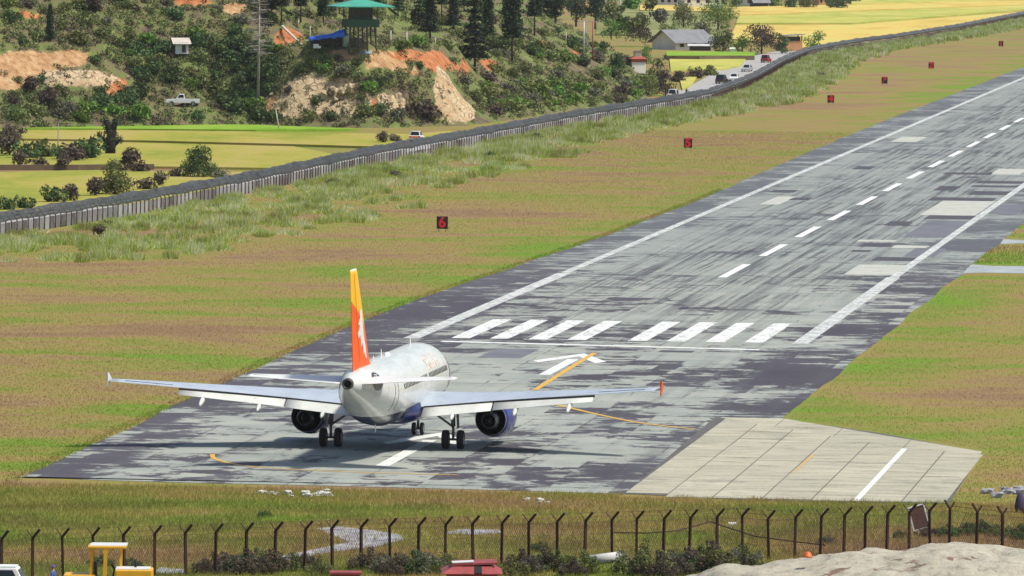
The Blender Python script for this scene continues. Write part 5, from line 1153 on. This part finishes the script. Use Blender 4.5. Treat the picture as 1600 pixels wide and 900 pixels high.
# ------------------------------------------------------------------ foreground
M_FPOST = paint('fence_steel', (.045, .017, .014), .75, .2, .3, 2)
PX = [2, 51, 99, 147, 195, 242, 291, 337, 385, 429, 476, 520, 565, 610, 654, 696, 740, 784, 827, 871, 914, 957, 995, 1037, 1077, 1121, 1161, 1202, 1242, 1282, 1319, 1352, 1386, 1421, 1454, 1484, 1526, 1567]
EY = lambda x: float(np.interp(x, [0, 145, 337, 430, 784, 1160, 1202, 1386, 1454, 1484, 1526, 1567, 1640], [842, 837, 831, 828, 817, 806, 810, 802, 798, 795, 800, 804, 808]))
HB = 2.12; base = [gp(x, EY(x), HB) for x in [-45]+PX+[1606, 1645]]
nf = tag(bpy.data.objects.new('wire_fence', None), 'rusty wire fence with forked post tops before the runway end', 'fence'); COL.objects.link(nf); B0 = Vector((base[0].x, base[0].y, 0)); nf.location = B0
tops = []
for i, b in enumerate(base):
    q = Vector((b.x, b.y, 0))-B0; o = bpy.data.objects.new('post', None); lean = Vector((random.uniform(-.07, .07), random.uniform(-.05, .05), 0)); e = q+Vector((0, 0, HB))+lean
    m = MB(); m.bar(q+Vector((0, 0, -.2)), e, .125); back_ = i < 36; ra = Vector((.36, -.25, .44)) if back_ else Vector((.24, .2, .32)); la = Vector((-.30, .35, .36)) if back_ else Vector((-.30, -.2, .46))
    m.bar(e-Vector((0, 0, .02)), e+ra, .10 if back_ else .07); m.bar(e-Vector((0, 0, .02)), e+la, .035 if back_ else .085); m.build('post', M_FPOST, nf, fix=False); tops.append((q+lean, e, e+ra, e+la))
M_FW = paint('rusty_wire', (.10, .06, .05), .8, .3, .2, 1)
for f in (.05, .35, .68, .97):
    m = MB()
    for a, b in zip(tops[:-1], tops[1:]):
        p0 = a[0].lerp(a[1], f); p1 = b[0].lerp(b[1], f); md = (p0+p1)/2-Vector((0, 0, .05)); m.bar(p0, md, .012); m.bar(md, p1, .012)
    m.build('strand_wire', M_FW, nf, fix=False)
for j in (2, 3):
    for f in (.4, .95):
        m = MB()
        for a, b in zip(tops[:-1], tops[1:]): m.bar(a[1].lerp(a[j], f), b[1].lerp(b[j], f), .01)
        m.build('barbed_wire', M_FW, nf, fix=False)
m = MB()
for a, b in zip(tops[:-1], tops[1:]):
    for k in range(13):
        f = k/13
        for s in (0, 1):
            p0 = a[0].lerp(b[0], f)+Vector((0, 0, .05 if s else 2.05)); f2 = min(1, f+.62); zz = (f2-f)/.62*2.0; p1 = a[0].lerp(b[0], f2)+Vector((0, 0, .05+zz if s else 2.05-zz)); m.bar(p0, p1, .009)
kind(m.build('chain_link', M_FW, nf, fix=False), 'stuff')
# sagging cable on the grass side
pts_ = [gp(x, y, .5) for x, y in ((955, 832), (1010, 833), (1060, 829), (1110, 815), (1130, 822), (1180, 838), (1240, 846), (1290, 852))]; m = MB()
for a, b in zip(pts_[:-1], pts_[1:]): m.cyl(a-pts_[0], b-pts_[0], .035, n=6)
tag(m.build('loose_cable', M_FPOST, None, pts_[0], fix=False), 'loose dark cable sagging beyond the wire fence', 'cable')

# wet gravel runnel and pale rubble patches
t = NT('wet_gravel'); p = t.pos(); n = t.noise(p, .8, 5, .7); M_WET = t.done(t.ramp(n, [(.35, (.20, .19, .20)), (.6, (.42, .41, .41))]), t.math('MULTIPLY_ADD', n, .6, .1), 0, .5)
def sheet(poly, z, mat, name):
    pts2 = [gp(*q) for q in poly]; m = MB(); m.add([(q.x, q.y, z) for q in pts2], [tuple(range(len(pts2)))]); o = m.build(name, mat, fix=False)
    if o.data.polygons[0].normal.z < 0: o.data.flip_normals()
    return kind(o, 'structure')
for q in WETP: sheet(q, .02, M_WET, 'puddle')
M_STONE = paint('pale_stone', (.52, .52, .50), .9, 0, .2, 3); M_STONEG = paint('grey_stone', (.30, .30, .33), .9, 0, .25, 3)
def stones(px, py, n, rx, ry, s0, mat, label, grp):
    for i in range(n):
        P = gp(px+random.gauss(0, rx), py+random.gauss(0, ry)); s = s0*random.uniform(.5, 1.4); o = obj('stone', rocks[i % 6].copy(), None, P+Vector((0, 0, s*.25))); o.data.materials.clear(); o.data.materials.append(mat); o.scale = (s, s*.8, s*.5); o.rotation_euler = (0, 0, random.random()*6); tag(o, label, 'stone', grp)
stones(480, 774, 16, 16, 2, .26, M_STONE, 'white stone scattered below the runway end', 'white stones below the runway end'); stones(430, 772, 6, 8, 2, .2, M_STONE, 'white stone scattered below the runway end', 'white stones below the runway end')
stones(1560, 774, 9, 12, 2, .3, M_STONEG, 'grey rubble stone in the grass beside the pad', 'rubble beside the pad'); stones(1590, 768, 4, 4, 2, .45, M_STONEG, 'grey rubble stone in the grass beside the pad', 'rubble beside the pad'); stones(1143, 822, 1, .1, .1, .33, M_STONE, 'single rounded white boulder beyond the wire fence', None); stones(842, 783, 6, 9, 2, .18, M_STONE, 'pale stone in the brown grass past the fence', 'stones past the fence')
# leaning board frame
a = gp(1456, 836); fr = thing('sign_frame', 'leaning brown board in a white frame behind the fence posts', 'board', a, .15); M_ = Matrix.Rotation(-.28, 3, 'Y'); s = a.y/FPX
for x in (-.86, 0): m = MB(); m.bar(M_ @ Vector((x, 0, -.1)), M_ @ Vector((x, 0, 1.75)), .07); m.build('leg', M_ACW, fr)
m = MB(); m.box(M_ @ Vector((-.43, 0, 1.12)), (.80, .05, 1.2), M_); m.build('board', paint('brown_board', (.10, .05, .035), .8, 0, .3, 3), fr)
for z in (.48, 1.74): m = MB(); m.bar(M_ @ Vector((-.88, -.03, z)), M_ @ Vector((.02, -.03, z)), .06); m.build('rail', M_ACW, fr)
P = gp(1594, 800); o = thing('dark_bundle', 'dark violet bundle lying in the grass beyond the fence', 'bundle', P); m = MB(); m.loft([[Vector((.32*k*math.cos(a), .25*k*math.sin(a), z)) for a in [2*math.pi*i/10 for i in range(10)]] for z, k in ((0, .8), (.3, 1), (.7, .8), (1.0, .45), (1.1, .1))]); m.build('bundle', paint('violet_cloth', (.06, .04, .09), .9), o); m = MB(); m.bar((.25, 0, .3), (.55, .1, .0), .12); m.build('strap', M_DCLOTH, o)
# concrete pipe
P = gp(946, 893); pp = thing('concrete_pipe', 'short pale concrete pipe lying among the bushes', 'pipe', P, .12); n = 20; r = .27
rg = lambda x, rr: [Vector((x, rr*math.cos(2*math.pi*i/n), r+rr*math.sin(2*math.pi*i/n))) for i in range(n)]
m = MB(); m.loft([rg(-.82, r*.8), rg(-.82, r), rg(.82, r), rg(.82, r*.8), rg(-.82, r*.8)], cap=False); m.build('pipe_wall', paint('pipe_concrete', (.50, .50, .47), .85, 0, .15, 2), pp); pp.location.z = .38; pp.rotation_euler.y = -.12
# bushes in front of the fence
def twiggy(seed):
    r_ = np.random.default_rng(seed); B = []
    for i in range(34):
        a = r_.random()*6.283; q = r_.random()**.7*1.15; z = (.15+.95*r_.random())*(1.1-.55*q); e = .10+.2*r_.random(); B.append((math.cos(a)*q, math.sin(a)*q, z, e, e, e*(.8+.9*r_.random())))
    return B
FSH = [npmesh('bush_foliage', *leaf_cloud(twiggy(150+i), 3600, .05, 200+i, .1), LEAF[j]) for i, j in enumerate((0, 2, 1, 5, 0, 1))]
def fbush(P, s, k, where, group, sz):
    o = obj('shrub', FSH[k % 6], None, P); o.scale = (s, s, s*sz); o.rotation_euler = (0, 0, random.random()*6.28); obj('stem', STEM, o)
    return tag(o, ('dark green twiggy bush', 'brownish twiggy bush', 'olive twiggy bush', 'grey green twiggy bush', 'deep green dense bush', 'yellowish olive bush')[k % 6]+' '+where, 'shrub', group)
FB = 'bushes before the wire fence'; spots2 = [(x, 893+random.uniform(-4, 9)) for x in (335, 360, 385, 400, 425, 450, 478, 500, 580, 600, 622, 645, 670, 690, 660, 800, 815, 832, 850, 872, 895, 905, 990, 1010, 1030, 1050, 1075, 1095, 1110, 1130, 1150, 1165)]
for i, (px, py) in enumerate(spots2):
    tall_ = 1.25 if 985 < px < 1170 else .9; fbush(gp(px, py), tall_*random.uniform(.8, 1.15), (1, 3, 1, 0, 1, 2, 3, 5)[i % 8], 'in front of the wire fence', FB, .95)
for px, py, s, k in ((1290, 850, .5, 3), (1450, 838, .6, 1), (1480, 838, .7, 0), (1510, 836, .7, 4), (1535, 834, .8, 0), (1560, 838, .6, 2), (1590, 842, .8, 4), (845, 862, .55, 6), (840, 884, .6, 6), (415, 808, .4, 6), (160, 885, .6, 4), (205, 890, .6, 0), (1408, 840, .4, 4)): fbush(gp(px, py), s, k, 'at the foot of the wire fence', 'bushes at the fence foot', .8)
# sand heap
cx = gp(1395, 928); gx2 = np.linspace(-12, 13, 110); gy2 = np.linspace(-8, 8, 60); X2, Y2 = np.meshgrid(gx2, gy2)
top = np.interp(X2, [-12, -9.6, -8.6, -6.5, -4.5, -2.6, -1.2, 0, 1.6, 3.2, 6, 8, 9.5, 13], [.0, .5, 1.15, 1.45, 1.55, 2.0, 2.15, 2.15, 2.4, 2.5, 2.3, 2.0, 1.75, 1.2])
Z2 = top*np.clip(1-(Y2/7.6)**2, 0, 1)**.8+vnoise(X2, Y2, .7, 2)*.35*(top > .3)+vnoise(X2, Y2, 2.2, 5)*.13+vnoise(X2, Y2, 5, 7)*.05-.12
t = NT('heap_sand'); p = t.obj(); n = t.noise(p, 1.6, 6, .7); n2 = t.noise(p, 7, 5, .8); n4 = t.noise(t.scale(p, (1, 1, 1.8)), .5, 5, .65, .8)
c = t.ramp(t.math('ADD', t.math('MULTIPLY', n, .6), t.math('MULTIPLY', n2, .4)), [(.34, (.19, .17, .135)), (.48, (.40, .375, .30)), (.64, (.53, .50, .40))]); c = t.mix(t.step(n4, .60, .66), c, (.19, .13, .10)); t.bump(t.math('ADD', n2, n), .8, .08); M_SAND = t.done(c, .95, 0, .15)
I2 = np.arange(X2.size).reshape(X2.shape); F2 = np.stack([I2[:-1, :-1], I2[:-1, 1:], I2[1:, 1:], I2[1:, :-1]], -1).reshape(-1, 4)
hp = obj('sand_heap', npmesh('sand_heap', np.stack([X2, Y2, Z2], -1).reshape(-1, 3), F2, M_SAND, True), None, (cx.x, cx.y, 0)); tag(hp, 'long heap of pale grey sand with brown clods', 'sand heap')
P = atD(1262, 866, cx.y-2.0); m = MB(); m.loft([[Vector((.2*k*math.cos(a), .24*k*math.sin(a), z)) for a in [2*math.pi*i/14 for i in range(14)]] for z, k in ((-.15, 1.15), (-.06, 1.12), (-.05, 1), (.04, .9), (.10, .6), (.13, .1))], smooth=True); hel = tag(m.build('helmet', paint('helmet_orange', (.62, .12, .02), .5), None, P), 'small orange helmet lying on the sand heap', 'helmet')
# red hut with a pyramid roof
M_RSHEET = paint('red_sheet', (.30, .055, .055), .6, 0, .25, 1.2, dirt=(.24, .06, .05)); P = gp(737, 921); D = P.y
hut = thing('red_hut', 'red sheet metal hut with flared roof and flat cap', 'hut', P, .03); zt = atD(737, 882, D).z
w1 = (765-706)/(FPX/D); w2 = (777-697)/(FPX/D); dz = (900-882)/(FPX/D); ze = max(.9, zt-dz*1.7); we = w1+(w2-w1)*1.7
m = MB(); m.box((0, 0, ze/2), (we-.5, we-.5, ze)); m.build('wall', M_RSHEET, hut)
sq = lambda a, z: [Vector((x*a/2, y*a/2, z)) for x, y in ((-1, -1), (1, -1), (1, 1), (-1, 1))]
m = MB(); m.loft([sq(we, ze-.03), sq(we, ze), sq(w1, zt)], smooth=False); m.build('roof', M_RSHEET, hut)
m = MB(); m.box((.1, 0, zt+.10), (2.2, 1.9, .09), Matrix.Rotation(-.035, 3, 'Y')); cp = m.build('cap', M_RSHEET, hut); m = MB(); m.box((-.45, -.35, zt+.17), (1.05, .9, .03), Matrix.Rotation(-.05, 3, 'Y')); m.build('white_sheet', M_ACW, cp)
m = MB(); a0 = Vector((.28, -w1/2-.02, zt-.02)); a1 = Vector((.28, -we/2-.02, ze+.01)); m.bar(a0, a1, .36, .05); m.build('slot', M_DARK, hut)
P = gp(540, 925); m = MB(); zt2 = atD(540, 893, P.y).z; rt = thing('red_tank', 'red metal tank with a flat rim among dark bushes', 'tank', P); m.box((0, 0, zt2/2-.05), (1.4, .9, zt2-.1)); m.build('tank', M_RSHEET, rt, bevel=.05); m = MB(); m.box((0, 0, zt2-.05), (1.56, 1.06, .1)); m.build('rim', M_RSHEET, rt)
# yellow road roller
M_YELLOW = paint('machine_yellow', (.72, .40, .02), .45, 0, .12, 1.2, dirt=(.45, .27, .06)); D = 327.0; P = atD(168, 950, D); P.z = 0; zr = atD(165, 853, D).z; s = D/FPX
rl = thing('road_roller', 'yellow road roller with pale canopy roof on four posts', 'roller', P, 0)
m = MB(); m.box((0, 0, zr), (60*s, 1.7, .12)); cnp = m.build('canopy', M_YELLOW, rl, bevel=.03); m = MB(); m.box((.06, .05, zr+.075), (57*s, 1.55, .03)); m.build('canopy_sheet', M_ACW, cnp)
for x, y in ((-.72, -.6), (-.05, -.75), (.62, .6), (-.72, .65)): m = MB(); m.bar((x*1.0-.06, y, 1.2), (x, y, zr-.03), .17 if y < -.7 else .12); m.build('canopy_post', M_YELLOW, rl)
m = MB(); m.box((1.25, 0, 1.45), (1.75, 1.5, .95)); m.box((-1.3, 0, 1.3), (1.5, 1.4, .75)); m.box((0, 0, .95), (2.2, 1.3, .5)); m.build('body', M_YELLOW, rl, bevel=.06)
m = MB(); m.box((1.2, 0, 1.94), (1.6, 1.3, .06)); m.build('bonnet_top', M_ACW, rl); m = MB(); m.cyl((1.3, .2, 1.9), (1.3, .2, 2.35), .06, n=8); m.build('exhaust_stack', M_DARK, rl)
m = MB(); m.box((-.35, 0, 1.45), (.5, .6, .2)); m.box((-.58, 0, 1.85), (.16, .6, .85)); m.build('seat', paint('seat_navy', (.018, .018, .035), .5), rl, bevel=.08); m = MB(); m.cyl((.2, 0, 1.3), (.32, 0, 1.95), .04, n=8); m.cyl((.28, 0, 1.93), (.34, 0, 1.98), .22, n=16); m.build('steering_wheel', M_DARK, rl)
m = MB(); m.cyl((-1.6, -.85, .62), (-1.6, .85, .62), .62, n=28); m.build('drum', M_GEAR, rl)
for y in (-.8, .8): m = MB(); m.cyl((1.35, y-.2, .6), (1.35, y+.2, .6), .6, n=24); m.build('wheel', M_TYRE, rl)
P = gp(83, 936); person(atD(83, 940, 330.5)*1.0-Vector((0, 0, atD(83, 940, 330.5).z)), 1.2, 'person in blue shirt and purple-blue cap beside the yellow roller', M_BLUE, M_DCLOTH, 'stand', M_CAPB, 1.72)
# white off-road car with roof rack
P = atD(18, 950, 327); P.z = 0; wc = car(P, math.pi/2+.05, M_CARW, 'white off-road car with a roof rack beside the road roller', .5, True, None, 4.4, None, 1.75)
m = MB(); m.box((-.3, 0, 1.98), (1.1, 1.1, .1)); m.build('roof_rack', M_SACK, wc)

# ------------------------------------------------------------------ valley air
m = MB(); m.box((0, 0, 0), (18600, 18600, 66)); m_ = bpy.data.materials.new('valley_haze'); m_.use_nodes = True; nt_ = m_.node_tree
for n_ in list(nt_.nodes):
    if n_.type != 'OUTPUT_MATERIAL': nt_.nodes.remove(n_)
pv_ = nt_.nodes.new('ShaderNodeVolumePrincipled'); pv_.inputs['Color'].default_value = (.93, .95, 1, 1); pv_.inputs['Density'].default_value = .00003; pv_.inputs['Anisotropy'].default_value = .2
nt_.links.new(pv_.outputs[0], nt_.nodes['Material Output'].inputs['Volume'])
hz = m.build('haze', m_, None, (0, 8800, 32)); kind(hz, 'stuff'); tag(hz, 'thin pale haze filling the valley air', 'haze')
